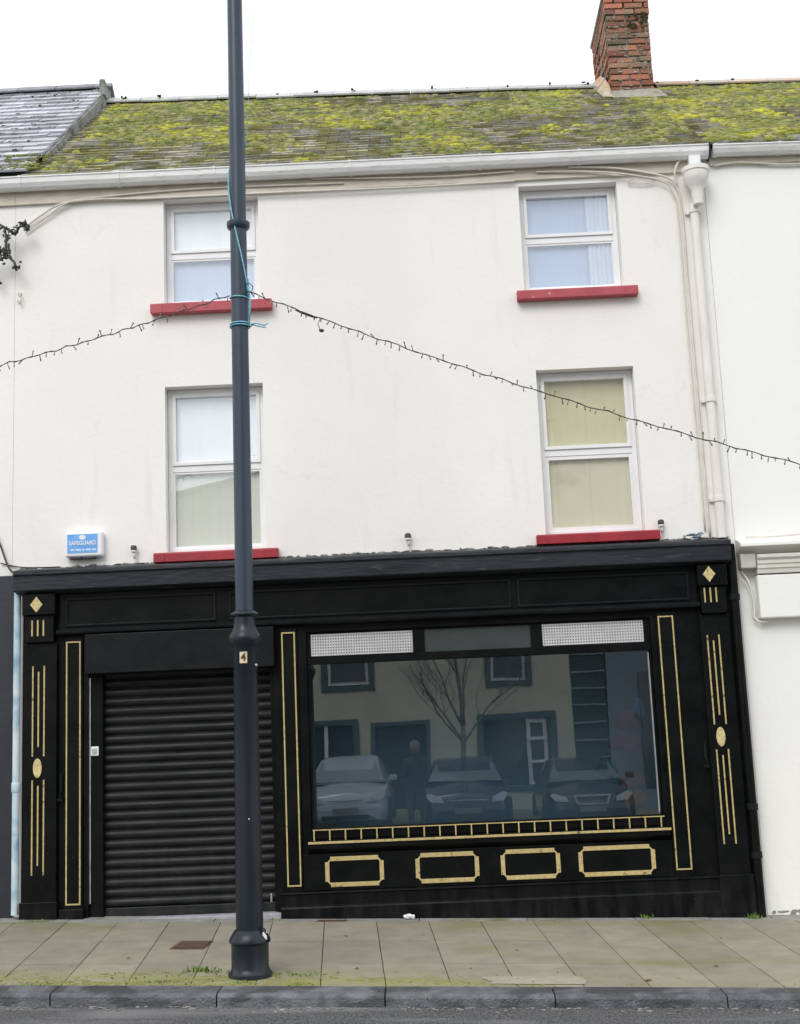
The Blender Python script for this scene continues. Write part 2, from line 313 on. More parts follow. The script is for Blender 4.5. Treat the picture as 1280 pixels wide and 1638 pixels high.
# ================================================================== THE SETTING
def sheet(name, x0, x1, y0, y1, zf, m, nx=1, ny=1):
    mb = MB(); v = []; f = []
    for j in range(ny+1):
        for i in range(nx+1):
            x = x0+(x1-x0)*i/nx; y = y0+(y1-y0)*j/ny; v.append((x, y, zf(x, y)))
    for j in range(ny):
        for i in range(nx): a = j*(nx+1)+i; f.append((a, a+1, a+nx+2, a+nx+1))
    o = mb.add(v, f).build(name, m); tag(o, kind='structure'); return o
sheet('ground', -300, 300, -300, 300, lambda x, y: -.0352*x-.9, M_ground)
sheet('road', -60, 60, -16.4, -2.60, rz, M_road, 40, 10)
kb = lambda x: -2.565-.0205*x          # back edge of the kerb
# pavement: bed plus individual slabs
mb = MB(); x0, x1 = -14, 14
mb.add([(x0, kb(x0), gz(x0, kb(x0))-.012), (x1, kb(x1), gz(x1, kb(x1))-.012), (x1, .35, gz(x1, .35)-.012), (x0, .35, gz(x0, .35)-.012)], [(0, 1, 2, 3)])
bed = mb.build('pavement_bed', M_joint); tag(bed, kind='structure')
mb = MB()
def slab(mb, q, tone, th=.011, g=.0035, ti=0):
    c = [sum(a[0] for a in q)/4, sum(a[1] for a in q)/4]
    P = []
    for x, y in q:
        dx, dy = x-c[0], y-c[1]; P.append((x-math.copysign(g, dx), y-math.copysign(g, dy)))
    bz = [gz(x, y) for x, y in P]; e = random.uniform(-.0015, .0015)
    top = [(x, y, z+e) for (x, y), z in zip(P, bz)]; bot = [(x, y, z-th) for (x, y), z in zip(P, bz)]
    mb.add(top+bot, [(0, 1, 2, 3), (0, 4, 5, 1), (1, 5, 6, 2), (2, 6, 7, 3), (3, 7, 4, 0)], tone)
rows = [(-.25, -1.06), (-1.06, -1.87), (-1.87, None)]
W_ = .4325
for k in range(-26, 27):
    xt = -.97+W_*k
    for ya, yb in rows:
        def px(x, y): return x-.068*(y+.25)
        def e(xx, y): return px(xx, y)
        if yb is None: q = [(e(xt, kb(xt)), kb(xt)), (e(xt+W_, kb(xt+W_)), kb(xt+W_)), (e(xt+W_, ya), ya), (e(xt, ya), ya)]
        else: q = [(e(xt, yb), yb), (e(xt+W_, yb), yb), (e(xt+W_, ya), ya), (e(xt, ya), ya)]
        slab(mb, q, random.random())
pv = mb.build('pavement', M_slab); tag(pv, kind='structure')
mb = MB()
x = -13.6
while x < 13:
    w = random.choice([.62, .9, 1.1]); slab(mb, [(x, -.25), (x+w, -.25), (x+w, .3), (x, .3)], random.random()); x += w
tag(mb.build('pavement_border', M_border), kind='structure')
mb = MB()
for k in range(-12, 13):
    xa = -.38+1.084*k; xb = xa+1.084; g = .004; t = random.random()
    P = []
    for x in (xa+g, xb-g):
        yb_ = kb(x); zt = gz(x, yb_); r = .03
        P.append([(x, yb_, zt-.2), (x, yb_, zt+.002), (x, yb_-.215, zt-.006), (x, yb_-.235, zt-.014), (x, yb_-.243, zt-.03), (x, yb_-.25, zt-.26)])
    n = 6; mb.add(P[0]+P[1], [(i, (i+1), n+i+1, n+i) for i in range(n-1)]+[tuple(range(n-1, -1, -1)), tuple(range(n, 2*n))], t)
tag(mb.build('kerb', M_kerb, None, .004), kind='structure')
# opposite pavement
mb = MB(); mb.add([(-60, -24, rz(-60, -16)+.13), (60, -24, rz(60, -16)+.13), (60, -16.4, rz(60, -16)+.12), (-60, -16.4, rz(-60, -16)+.12), (60, -16.4, rz(60, -16)-.1), (-60, -16.4, rz(-60, -16)-.1)], [(0, 1, 2, 3), (3, 2, 4, 5)])
tag(mb.build('far_pavement', M_slab), kind='structure')

# ================================================================== THE HOUSE
house = empty('terraced_house', (-.4, 0, .15), 'cream rendered terraced house with mossy roof and black and gold shopfront, in the middle', 'house', 'terraced houses along the street')
XL, XR = -3.70, 2.76
WIN = {'UL': (-2.305, -1.415, 5.70, 6.725), 'UR': (1.03, 1.945, 5.67, 6.685), 'LL': (-2.31, -1.41, 3.375, 4.905), 'LR': (1.09, 1.975, 3.38, 4.90)}
holes = [WIN[k] for k in WIN]+[(-1.10, 1.96, .88, 2.60), (-3.02, -1.36, .0, 2.5)]
mb = wall_holes(XL, XR, -.15, 6.95, holes)
mb.add([(XL, .3, -.15), (XL, 6, -.15), (XL, 6, 6.95), (XL, 3.0, 9.2), (XL, .3, 7.1)], [(0, 1, 2, 3, 4)])
mb.add([(XL, 6, -.15), (XR, 6, -.15), (XR, 6, 6.95), (XL, 6, 6.95)], [(0, 1, 2, 3)])
mb.build('wall', M_wall, house)
# upper windows
def window(key, split, glass_m, blind_m, sill_m, sill, sash='casement', fy=.12, curtain=None):
    x0, x1, z0, z1 = WIN[key]; zl = z0+.0; t = .045
    fr = MB(); ring(x0+.002, x1-.002, zl+.002, z1-.002, t, fy, fy+.06, fr)
    fr.box(x0+t, x1-t, fy+.002, fy+.058, split-.03, split+.03)
    F = fr.build('window', M_upvc, house, .004)
    for a, b in ((zl+t, split-.03), (split+.03, z1-t)):
        top = b > split+.1
        s_ = ring(x0+t+.001, x1-t-.001, a+.001, b-.001, .032 if (top or key == 'LR') else .018, fy-.012 if top else fy+.008, fy+.05, MB())
        s_.build('sash', M_upvc, F, .003)
        MB().box(x0+t+.01, x1-t-.01, fy+.02, fy+.026, a+.01, b-.01).build('pane', glass_m, F)
        bm_ = blind_m[1] if top else blind_m[0]
        v = []; f = []; n = 48; amp = .0012 if bm_[1] else .002
        for i in range(n+1):
            xx = x0+.03+(x1-x0-.06)*i/n; yy = fy+.052+amp*math.sin(i*1.3+.6*math.sin(i*.45)); v += [(xx, yy, a+((.026+.006*math.sin(i*.9)) if key == 'LR' and not top else -.02)), (xx, yy, b+(-.022 if key == 'LR' else .02))]
        for i in range(n): f.append((2*i, 2*i+2, 2*i+3, 2*i+1))
        MB().add(v, f).build('net_curtain' if bm_[1] else 'blind', bm_[0], F, 0, True)
    if curtain:
        v = []; f = []; n = 30; xa, xb, m_ = curtain
        for i in range(n+1):
            xx = xa+(xb-xa)*i/n; yy = fy+.036+.006*math.sin(i*1.25); v += [(xx, yy, z0+.02), (xx, yy, z1-.03)]
        for i in range(n): f.append((2*i, 2*i+2, 2*i+3, 2*i+1))
        MB().add(v, f).build('curtain', m_, F, 0, True)
    sx0, sx1, sz0, sz1 = sill
    s = MB(); pr = [(-.09, sz0), (-.09, sz1-.012), (-.085, sz1), (fy, sz1+.02), (fy, sz0+.01), (-.06, sz0-.006)]
    s.extx(pr[::-1], x0+.001, x1-.001); s.extx([(-.09, sz0), (0.0, sz0), (0.0, sz1+.004), (-.085, sz1), (-.09, sz1-.012)], sx0, x0+.001); s.extx([(-.09, sz0), (0.0, sz0), (0.0, sz1+.004), (-.085, sz1), (-.09, sz1-.012)], x1-.001, sx1)
    s.build('sill', sill_m, F, .003)
    return F
B_net = mat('net_curtain_fabric', (.90, .90, .89), (.86, .87, .87), .9, 3, stretch=(4, 1, .6))
B_blue = mat('sky_reflection_blue', (.38, .46, .61), (.41, .49, .64), .8, 2)  # reflected blue sky painted on the sheet behind the glass
B_blu2 = mat('bluish_net_fabric', (.56, .63, .74), (.52, .60, .74), .9, 3, stretch=(3, 1, .8))
B_cur = mat('lavender_curtain', (.56, .61, .72), (.51, .57, .69), .9, 5, stretch=(5, 1, .3))
B_sage = mat('sage_blind', (.74, .74, .64), (.76, .76, .67), .85, 2)
B_yel = mat('yellowed_blind', (.80, .725, .47), (.74, .675, .44), .85, 2.5, stain=(.50, .42, .25), sscale=3, slo=.62, shi=.85)
B_yel2 = mat('pale_yellow_blind', (.82, .77, .56), (.78, .73, .53), .85, 2.5, stain=(.50, .42, .27), sscale=2.2, slo=.62, shi=.85)
tag(window('UL', 6.20, G_up, ((B_blu2, 1), (B_net, 1)), M_redp, (-2.42, -1.30, 5.59, 5.68)), 'upper floor window with white and pale blue net curtains over a faded red sill')
tag(window('UR', 6.185, G_up, ((B_blue, 0), (B_blue, 0)), M_redp, (.955, 2.06, 5.555, 5.64), curtain=(1.66, 1.90, B_cur)), 'upper floor window with panes coloured like reflected blue sky and a pale curtain at its right side')
tag(window('LL', 4.155, G_up, ((B_sage, 0), (B_net, 1)), M_red, (-2.41, -1.30, 3.275, 3.36)), 'first floor window with white net above and sage blind below, behind the lamp post')
tag(window('LR', 4.145, G_up, ((B_yel2, 0), (B_yel, 0)), M_red, (1.0, 2.09, 3.285, 3.37)), 'first floor window with yellowed blinds over a dark red sill')
# dark back behind upper windows
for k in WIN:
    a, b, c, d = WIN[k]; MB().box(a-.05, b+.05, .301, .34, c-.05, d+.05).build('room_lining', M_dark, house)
# eaves board and gutter
e = MB(); e.extx([(-.03, 6.735), (0, 6.735), (0, 6.97), (-.03, 6.97)], XL, XR); e.box(-2.4, XR-.02, -.045, -.031, 6.90, 6.97)
e.build('eaves_board', M_eave, house, .004)
def gutter(xa, xb, za, zb, par, m=M_gut, h=.11, bx=(), sub=True):
    prof = []
    P = [(-.035, h), (-.035, .02), (-.055, 0), (-.095, -.005), (-.125, .015), (-.145, .05), (-.15, h-.012), (-.158, h-.01), (-.158, h+.002), (-.142, h+.002), (-.136, .055), (-.118, .028), (-.09, .012), (-.06, .015), (-.045, .03), (-.045, h)]
    v = [(xa, y, za+z) for y, z in P]+[(xb, y, zb+z) for y, z in P]; n = len(P)
    mb = MB(); mb.add(v, [((i+1) % n, i, n+i, n+(i+1) % n) for i in range(n)]+[tuple(range(n)), tuple(range(2*n-1, n-1, -1))])
    g = mb.build('gutter', m, par, 0)
    for x in bx:
        z = za+(zb-za)*(x-xa)/(xb-xa)
        Q = [(-.033, h), (-.033, .015), (-.053, -.006), (-.096, -.011), (-.129, .011), (-.151, .048), (-.156, h-.012), (-.163, h-.012), (-.163, h+.006)]
        Q2 = [(y*.985+.001, zz+.003) for y, zz in Q]
        b = MB(); n = len(Q); b.extx([(y, z+zz) for y, zz in Q]+[(-.140, z+h+.006), (-.15, z+h-.02)], x-.014, x+.014)
        b.build('gutter_bracket', m, g, .001)
    return g
gutter(-3.60, 2.80, 6.852, 6.838, house, bx=(-2.70, -1.80, -.53, .68, 1.60))
gutter_end = MB().box(2.798, 2.81, -.165, -.02, 6.83, 6.96).build('gutter_end_cap', M_black2, house, .002)
# downpipe with outlet and hopper
dp = MB().lathe([(.04, 3.27), (.04, 6.4)], 2.63, -.075, 20).build('downpipe', M_pipeW, house, 0, 'auto')
MB().box(2.61, 2.715, -.135, -.035, 6.70, 6.85).build('outlet', M_white, dp, .004)
MB().lathe([(.045, 6.36), (.05, 6.42), (.055, 6.44), (.055, 6.50), (.075, 6.53), (.10, 6.58), (.115, 6.62), (.115, 6.66), (.125, 6.67), (.125, 6.71), (.115, 6.712), (.105, 6.68)], 2.655, -.15, 28).build('hopper', M_pipeW, dp, 0, 'auto')
for z in (6.33, 4.53, 3.62):
    c = MB().lathe([(.042, z-.025), (.05, z-.022), (.05, z+.022), (.042, z+.025)], 2.63, -.075, 20); c.box(2.56, 2.70, -.03, -.005, z-.012, z+.012)
    c.build('pipe_collar', M_pipeW, dp, 0, 'auto')
# painted-over cables
def cable(pts, r=.007, m=M_cream, par=house, name='cable'):
    P = [Vector(q) for q in pts]; out = []
    for i in range(len(P)-1):
        a, b = P[i], P[i+1]; a0 = P[i-1] if i else a; b1 = P[i+2] if i+2 < len(P) else b
        for k in range(8):
            t = k/8; out.append(.5*((2*a)+(-a0+b)*t+(2*a0-5*a+4*b-b1)*t*t+(-a0+3*a-3*b+b1)*t**3))
    out.append(P[-1]); return MB().tube(out, r, 8).build(name, m, par, 0, True)
cable([(-3.62, -.02, 6.50), (-3.45, -.03, 6.62), (-3.25, -.04, 6.72), (-2.9, -.045, 6.745), (-2.4, -.04, 6.73), (-1.2, -.045, 6.725), (0, -.04, 6.715), (1.0, -.04, 6.725)], .010)
cable([(-3.60, -.02, 6.46), (-3.40, -.03, 6.60), (-3.18, -.045, 6.73), (-2.8, -.045, 6.77), (-1.9, -.045, 6.80), (-.6, -.045, 6.785)], .008)
cable([(1.5, -.05, 6.83), (1.9, -.055, 6.80), (2.2, -.05, 6.745), (2.42, -.04, 6.68), (2.50, -.03, 6.58), (2.53, -.02, 6.35), (2.53, -.015, 5.5), (2.535, -.015, 4.4), (2.54, -.015, 3.3)], .011)
cable([(1.2, -.05, 6.80), (1.7, -.055, 6.775), (2.1, -.06, 6.715), (2.38, -.045, 6.64), (2.47, -.03, 6.5), (2.49, -.02, 6.3), (2.49, -.015, 5.2), (2.50, -.015, 3.35)], .008)
cable([(1.9, -.05, 6.73), (2.15, -.05, 6.70), (2.3, -.04, 6.665), (2.2, -.03, 6.64), (2.05, -.03, 6.66), (2.1, -.03, 6.69)], .005)
cable([(2.54, -.06, 6.84), (2.50, -.08, 6.78), (2.48, -.07, 6.70), (2.50, -.05, 6.6)], .009)
cable([(-.9, -.05, 6.84), (-.3, -.055, 6.815), (.4, -.05, 6.80), (1.0, -.055, 6.815)], .007)

# ---- roofs of slate
def roof(xa, xb, y0, z0, y1, z1, m, par, sw=.25, ex=.19, name='roof', th=.012, jag=0.012, gap=.003):
    mb = MB(); d = Vector((0, y1-y0, z1-z0)); ln = d.length; d.normalize(); nr = Vector((0, -d.z, d.y))
    if nr.z < 0: nr = -nr
    # deck under the slates
    o = Vector((0, y0, z0))
    mb.add([o+Vector((xa, 0, 0)), o+Vector((xb, 0, 0)), Vector((xb, y1, z1)), Vector((xa, y1, z1))], [(0, 1, 2, 3)], .1)
    rws = int(ln/ex)+1
    for r in range(rws):
        s0 = r*ex; s1 = min(s0+ex*1.15, ln); x = xa-(sw/2 if r % 2 else 0)
        while x < xb-.01:
            a = max(x, xa)+gap; b = min(x+sw, xb)-gap; x += sw
            if b-a < .02: continue
            j = random.uniform(-jag, jag); tt = th*random.uniform(.8, 1.9); tl = random.uniform(-.004, .004)
            p0 = o+d*(s0+j)+nr*(tt+.012); p1 = o+d*s1+nr*.004; q0 = o+d*(s0+j)+nr*.001
            A = [p0+Vector((a, 0, tl)), p0+Vector((b, 0, -tl)), p1+Vector((b, 0, 0)), p1+Vector((a, 0, 0)), q0+Vector((a, 0, 0)), q0+Vector((b, 0, 0))]
            mb.add(A, [(0, 1, 2, 3), (4, 5, 1, 0), (0, 3, 4), (1, 5, 2)], random.random())
    return mb.build(name, m, par)
EY, EZ, RY, RZ = -.11, 6.965, 3.0, 9.27
rf = roof(-3.62, 2.79, EY, EZ, RY, RZ, M_slate, house, .21, .128)
MB().add([(-3.62, RY, RZ), (2.79, RY, RZ), (2.79, 6.1, 6.95), (-3.62, 6.1, 6.95)], [(0, 1, 2, 3)]).build('rear_slope', M_slate, rf)
def ridge(xa, xb, y, z, m, par, step=.46, name='ridge_tiles'):
    mb = MB(); x = xa
    while x < xb-.02:
        b = min(x+step, xb); dz = random.uniform(-.006, .006); t = random.random(); w, h = .13, .085
        P = [(y-w, z-.07+dz), (y-w-.01, z-.055+dz), (y-.02, z+.045+dz), (y+.02, z+.045+dz), (y+w+.01, z-.055+dz), (y+w, z-.07+dz), (y, z+.02+dz)]
        n = len(P); v = [(x+.004, *q) for q in P]+[(b-.004, *q) for q in P]
        mb.add(v, [((i+1) % n, i, n+i, n+(i+1) % n) for i in range(n)]+[tuple(range(n)), tuple(range(2*n-1, n-1, -1))], t)
        x = b
    return mb.build(name, m, par)
ridge(-3.6, 2.40, RY, RZ+.03, M_ridge, rf)
md = MB()
for i in range(15):
    x = -3.3+i*.46-.06+random.uniform(-.03, .03)
    if x > 2.3: break
    for k in range(random.choice([0, 1, 2, 3])): md.blob((x+random.uniform(-.04, .04), RY-.06+random.uniform(-.05, .03), RZ+.045+random.uniform(-.02, .008)), random.uniform(.01, .03), .02, random.uniform(.008, .025), jit=.35)
md.build('ridge_moss', M_mossd, rf)['kind'] = 'stuff'
def moss(xa, xb, y0, z0, y1, z1, par, n, dens=0.0, ex=.128, skip=None, seed=0):
    mb = MB(); d = Vector((0, y1-y0, z1-z0)); ln = d.length; d.normalize(); nr = Vector((0, -d.z, d.y)); o = Vector((0, y0, z0)); k = 0
    while k < n:
        x = random.uniform(xa, xb); s = random.uniform(0, ln)
        if random.random() < .8: s = round(s/ex)*ex+random.uniform(-.010, .022)
        if s < 0.0 or s > ln-.02: continue
        v = noise.fractal(Vector((x*.9+seed, s*1.0, 3)), .8, 2.2, 4)+.35*noise.noise(Vector((x*6, s*9, seed)))
        lim = -.05-dens+.45*(1-s/ln)**2-(.2*math.exp(-((x+2.7)**2)/.8))-(.15*math.exp(-((x-3.2)**2)/1.5))
        k += 1
        if v < lim+random.uniform(-.25, .25): continue
        if skip and skip(x, s/ln): continue
        c = o+Vector((x, 0, 0))+d*s+nr*.018; r = random.choice([.009, .012, .016, .022])*random.uniform(.7, 1.3)
        h = r*random.uniform(.35, .7)
        seg = 6; V = []; F = []
        for ring_, (rr, hh) in enumerate(((1, 0), (.8, .65))):
            for i in range(seg):
                a = 2*math.pi*(i+.5*ring_)/seg; q = rr*random.uniform(.7, 1.25)
                V.append(c+Vector((2.0*r*q*math.cos(a), 0, 0))+d*(r*q*math.sin(a))+nr*(h*hh-.01*(ring_ == 0)))
        V.append(c+nr*h*1.1)
        for i in range(seg):
            j = (i+1) % seg; F += [(i, j, seg+i), (j, seg+j, seg+i), (seg+i, seg+j, 2*seg)]
        mb.add(V, F, random.random())
    o_ = mb.build('moss', M_moss, par, 0, True); o_['kind'] = 'stuff'; return o_
moss(-3.5, 2.78, EY, EZ, RY, RZ, rf, 34000, .0, skip=lambda x, t: (x < -3.45+.0 or (2.36 < x < 2.96 and t > .80) or (1.9 < x < 2.5 and .3 < t < .85 and random.random() < .75)))
# ---- chimney of individual bricks
cx0, cx1, cy0, cy1, cz0, cz1 = 2.385, 2.885, 2.5, 3.62, 8.80, 10.02
MB().box(cx0+.02, cx1-.02, cy0+.02, cy1-.02, 8.2, cz1).build('chimney', M_mortar, house)
CH = [o for o in C.objects if o.name == 'chimney'][0]
mb = MB(); bh = .0745; z = 8.80; r = 0
def bricks(x0, x1, y0, y1, z, h, r, jit=.006):
    for side in ('f', 'l', 'r'):
        a0, a1 = (x0, x1) if side == 'f' else (y0+.10, y1)
        a = a0-(.11 if r % 2 else 0)
        while a < a1-.02:
            s, e_ = max(a, a0), min(a+.22, a1); a += .23
            if e_-s < .03: continue
            j = random.uniform(-jit, jit); t = random.random(); g = random.uniform(0, .004)
            if side == 'f': mb.box(s+g, e_-g-.005, y0+j, y0+.10, z+.004+g, z+h-.008, t)
            elif side == 'l': mb.box(x0+j, x0+.10, s+g, e_-g-.005, z+.004+g, z+h-.008, t)
            else: mb.box(x1-.10, x1+j, s+g, e_-g-.005, z+.004+g, z+h-.008, t)
while z < 9.90:
    bricks(cx0+random.uniform(-.004, .004), cx1, cy0, cy1, z, bh, r, .013); z += bh; r += 1
for k in range(3):
    bricks(cx0-.012, cx1+.012, cy0-.012, cy1+.012, z, bh, r, .003); z += bh; r += 1
mb.build('brickwork', M_brick, CH, .005)
MB().box(cx0-.03, cx1+.03, cy0-.03, cy1+.03, z, z+.06).build('capping', M_mortar, CH, .02)
g_ = MB()
for i in range(150):
    zc = random.uniform(8.85, 9.9)
    if random.random() < .6: g_.blob((random.uniform(cx0+.02, cx1-.02), cy0-.004, zc), random.uniform(.01, .04), .010, random.uniform(.004, .014), jit=.4)
    else: g_.blob((cx0-.004, random.uniform(cy0+.02, cy1-.02), zc), .010, random.uniform(.01, .05), random.uniform(.004, .02), jit=.4)
g_.build('smeared_mortar', M_mortar, CH)['kind'] = 'stuff'
# mortar fillet at the foot of the stack
rz_at = lambda y: EZ+(RZ-EZ)*(y-EY)/(RY-EY)
f_ = MB()
f_.add([(cx0-.02, 2.30, rz_at(2.30)+.03), (cx1+.10, 2.28, rz_at(2.28)+.03), (cx1+.03, 2.48, 8.98), (cx0-.01, 2.48, 8.96), (cx1+.10, 3.0, rz_at(3.0)+.03), (cx1+.02, 3.0, 9.42), (cx1+.02, 2.5, 9.03)],
       [(0, 1, 2, 3), (1, 4, 5, 6, 2)])
f_.build('mortar_fillet', M_mortar, CH)
f_ = MB(); f_.add([(cx0-.12, 2.35, rz_at(2.35)+.03), (cx0-.015, 2.33, rz_at(2.33)+.035), (cx0-.018, 2.49, 9.04), (cx0-.018, 2.75, 9.27), (cx0-.018, 3.1, 9.50), (cx0-.03, 3.5, 9.42), (cx0-.16, 3.0, rz_at(3)+.05), (cx0-.13, 2.7, rz_at(2.7)+.03)],
   [(0, 1, 2), (0, 2, 3, 7), (7, 3, 4, 6), (6, 4, 5)])
f_.build('render_flashing', M_flash, CH)
g_ = MB()
for i in range(26):
    g_.blob((random.uniform(cx0+.25, cx1), cy0-.012, random.uniform(9.72, 9.93)), random.uniform(.01, .03), .012, random.uniform(.01, .025), jit=.4)
g_.build('stack_moss', M_mossd, CH)['kind'] = 'stuff'

# ================================================================== SHOPFRONT (parts of the house)
SY = -.055
bd = wall_holes(-3.58, 2.735, -.1, 3.22, [(-1.075, 1.945, .895, 2.60), (-3.0, -1.37, -.1, 2.6)], SY, .052)
bd.add([(2.735, SY, -.1), (2.735, 0, -.1), (2.735, 0, 3.22), (2.735, SY, 3.22)], [(0, 1, 2, 3)])
bd.add([(-3.58, SY, -.1), (-3.58, 0, -.1), (-3.58, 0, 3.22), (-3.58, SY, 3.22)], [(3, 2, 1, 0)])
bd.build('shopfront_board', M_black, house)
co = MB(); co.extx([(-.02, 3.275), (-.225, 3.235), (-.235, 3.225), (-.235, 3.195), (-.215, 3.185), (-.205, 3.06), (-.185, 3.05), (-.12, 3.035), (-.058, 3.03), (-.02, 3.03)][::-1], -3.62, 2.67)
cor = co.build('cornice', M_navy, house, .004)
ct = MB()   # rough mortar line where the render meets the cornice
for i in range(420):
    x = random.uniform(-3.62, 2.68); ct.blob((x, -.012, 3.275+random.uniform(-.008, .012)), random.uniform(.01, .04), .014, random.uniform(.004, .014), jit=.4, tone=random.random())
ct.build('flaking_mortar', mat('flaking_mortar', (.30, .30, .28), (.10, .10, .10), .9, 14), cor)['kind'] = 'stuff'
# fascia panels
fa = MB(); fa.box(-3.25, 2.37, -.085, SY-.002, 2.685, 3.028); FA = fa.build('fascia', M_black, house, .003)
ml = MB(); ml.extx([(-.087, 2.66), (-.125, 2.672), (-.13, 2.69), (-.105, 2.712), (-.087, 2.715)][::-1], -3.27, 2.38)
ml.build('fascia_moulding', M_black2, FA, .001)
for a, b in ((-3.19, -1.86), (-1.74, .74), (.80, 2.30)):
    ring(a, b, 2.735, 2.985, .018, -.099, -.0855).build('fascia_panel', M_black2, FA, .004)
# pilasters
def diamond(cx, cz, w, h):
    P = []
    for i in range(16):
        a = 2*math.pi*i/16; c, s = math.cos(a), math.sin(a); q = 1/(abs(c)+abs(s)); k = q*(.86+.14*(1 if i % 4 == 0 else (.55 if i % 2 else .9)))
        P.append((cx+w*c*k, cz+h*s*k))
    return P
def pilaster(x0, x1, zb, zbase, cxd, flx, up_, ov, lo_, small, dia, lean=0):
    mb = MB(); mb.box(x0, x1, -.10, SY-.002, zb, 2.60); P = mb.build('pilaster', M_black, house, .005)
    c = MB(); c.box(x0+.002, x1-.002, -.165, SY-.003, 2.845, 3.029); c.box(x0+.02, x1-.02, -.135, SY-.003, 2.605, 2.843)
    c.build('capital', M_black, P, .006)
    MB().prism(diamond(cxd, dia, .056, .072), -.172, -.166).build('gold_diamond', M_goldp, P)
    for i, fx in enumerate(flx):
        MB().box(fx-.007, fx+.007, -.141, -.136, small[0], small[1]).build('gold_flute', M_gold, P, .002)
    for rng, kk in ((up_, 0), (lo_, 1)):
        for i, fx in enumerate(flx):
            a, b = rng; dx = lean*(1 if kk else 0)
            if i == 1: a += .10 if kk == 0 else .08; b -= .05
            if kk == 0 and i == 1: a -= .02
            MB().box(fx+dx-.0065, fx+dx+.0065, -.107, -.101, a, b).build('gold_flute', M_gold, P, .002)
    MB().prism([(cxd+lean*.5+.048*math.cos(t*math.pi/12)*.8, ov+.083*math.sin(t*math.pi/12)) for t in range(24)], -.112, -.101).build('gold_oval', M_goldp, P, .004)
    pb = MB(); pb.box(x0-.015, x1+.015, -.131, SY-.003, zb-.02, zbase); pb.build('pilaster_base', M_black, P, .006)
    return P
tag(pilaster(-3.56, -3.265, .2, .40, -3.43, (-3.475, -3.425, -3.375), (1.62, 2.40), 1.52, (.62, 1.42), (2.66, 2.80), 2.935), 'left fluted pilaster with gold diamond and oval')
tag(pilaster(2.37, 2.63, .1, .40, 2.47, (2.425, 2.475, 2.525), (1.65, 2.42), 1.545, (.65, 1.44), (2.70, 2.83), 2.945), 'right fluted pilaster with gold diamond and oval')
# battens with gold outline
for (a, b, z0, z1) in ((-3.205, -3.045, .30, 2.64), (-1.305, -1.155, .38, 2.64), (1.995, 2.16, .39, 2.64)):
    g = MB().box(a, b, -.078, SY-.002, z0, z1).build('trim_board', M_black, house, .004)
    ring(a+.015, b-.015, z0+.06, z1-.035, .0125, -.085, -.079).build('gold_outline', M_gold, g, .002)
# shutter housing, jambs, roller shutter
MB().box(-3.005, -1.35, -.155, SY-.002, 2.31, 2.655).build('shutter_housing', M_black2, house, .006)
MB().box(-1.405, -1.372, -.02, .10, .17, 2.40).build('shutter_guide', M_black, house, .004)
JB = MB().box(-2.997, -2.88, -.02, .10, .2, 2.40).build('shutter_guide', M_black, house, .004)
MB().box(-2.999, -2.985, -.034, -.021, .36, 2.28).build('edge_strip', M_galv, JB, .001)
kp = MB().box(-2.985, -2.915, -.036, -.021, 1.605, 1.685).build('key_switch', M_white, JB, .006)
MB().box(-2.972, -2.93, -.040, -.0365, 1.62, 1.67).build('switch_face', M_galv, kp, .003)
sh = MB(); z = .315; P = []
while z < 2.42:
    for k, (dy, dz) in enumerate(((.012, 0), (.004, .006), (-.008, .018), (-.013, .034), (-.011, .05), (-.003, .064), (.010, .072), (.014, .076))):
        P.append((.052+dy, z+dz))
    z += .0815
v = [(x, y, zz) for x in (-2.882, -1.40) for y, zz in P]; n = len(P)
sh.add(v, [(i, n+i, n+i+1, i+1) for i in range(n-1)])
SH = sh.build('roller_shutter', M_shut, house, 0, 'auto')
MB().box(-2.88, -1.402, .028, .075, .235, .312).build('bottom_rail', M_shut, SH, .006)
MB().box(-1.742, -1.727, .028, .036, 1.43, 1.505).build('lock_plate', M_galv, SH, .002)
MB().box(-1.45, -1.435, .02, .027, .31, .38).build('shutter_bolt', M_galv, SH, .002)
st = MB().box(-3.03, -1.34, -.10, .25, -.1, .232).build('door_step', M_stone, house, .01)
MB().box(-3.02, -1.36, .10, .3, .2, 2.6).build('door_reveal_back', M_dark, house)
# display window
dw = MB(); fy = -.02
dw.box(-1.07, 1.94, -.03, .04, 2.585, 2.598); dw.box(-1.07, 1.94, -.045, .04, 2.315, 2.385)
dw.box(-1.073, -1.058, -.035, .04, .90, 2.595); dw.box(1.926, 1.943, -.03, .04, .90, 2.595)
dw.box(-.135, -.035, -.035, .04, 2.386, 2.584); dw.box(.90, 1.0, -.035, .04, 2.386, 2.584); dw.box(1.89, 1.925, -.03, .04, 2.386, 2.584); dw.box(-1.057, -1.04, -.03, .04, 2.386, 2.584)
dw.box(-1.07, 1.94, -.03, .04, .898, .915)
DW = dw.build('display_window', M_black, house, .003)
MB().box(1.908, 1.919, -.026, -.012, .935, 2.30).build('metal_edge', M_galv, DW)
MB().box(-1.055, 1.908, -.012, -.006, .916, 2.314).build('shop_pane', G_shop, DW)
MB().box(-.033, .898, -.012, -.006, 2.387, 2.583).build('transom_pane', mat('smoky_transom_glass', (.035, .045, .045), (.05, .062, .06), .35, 3), DW)
M_mesh = mat('perforated_white_panel', (.66, .65, .66), (.58, .57, .58), .6, 10)
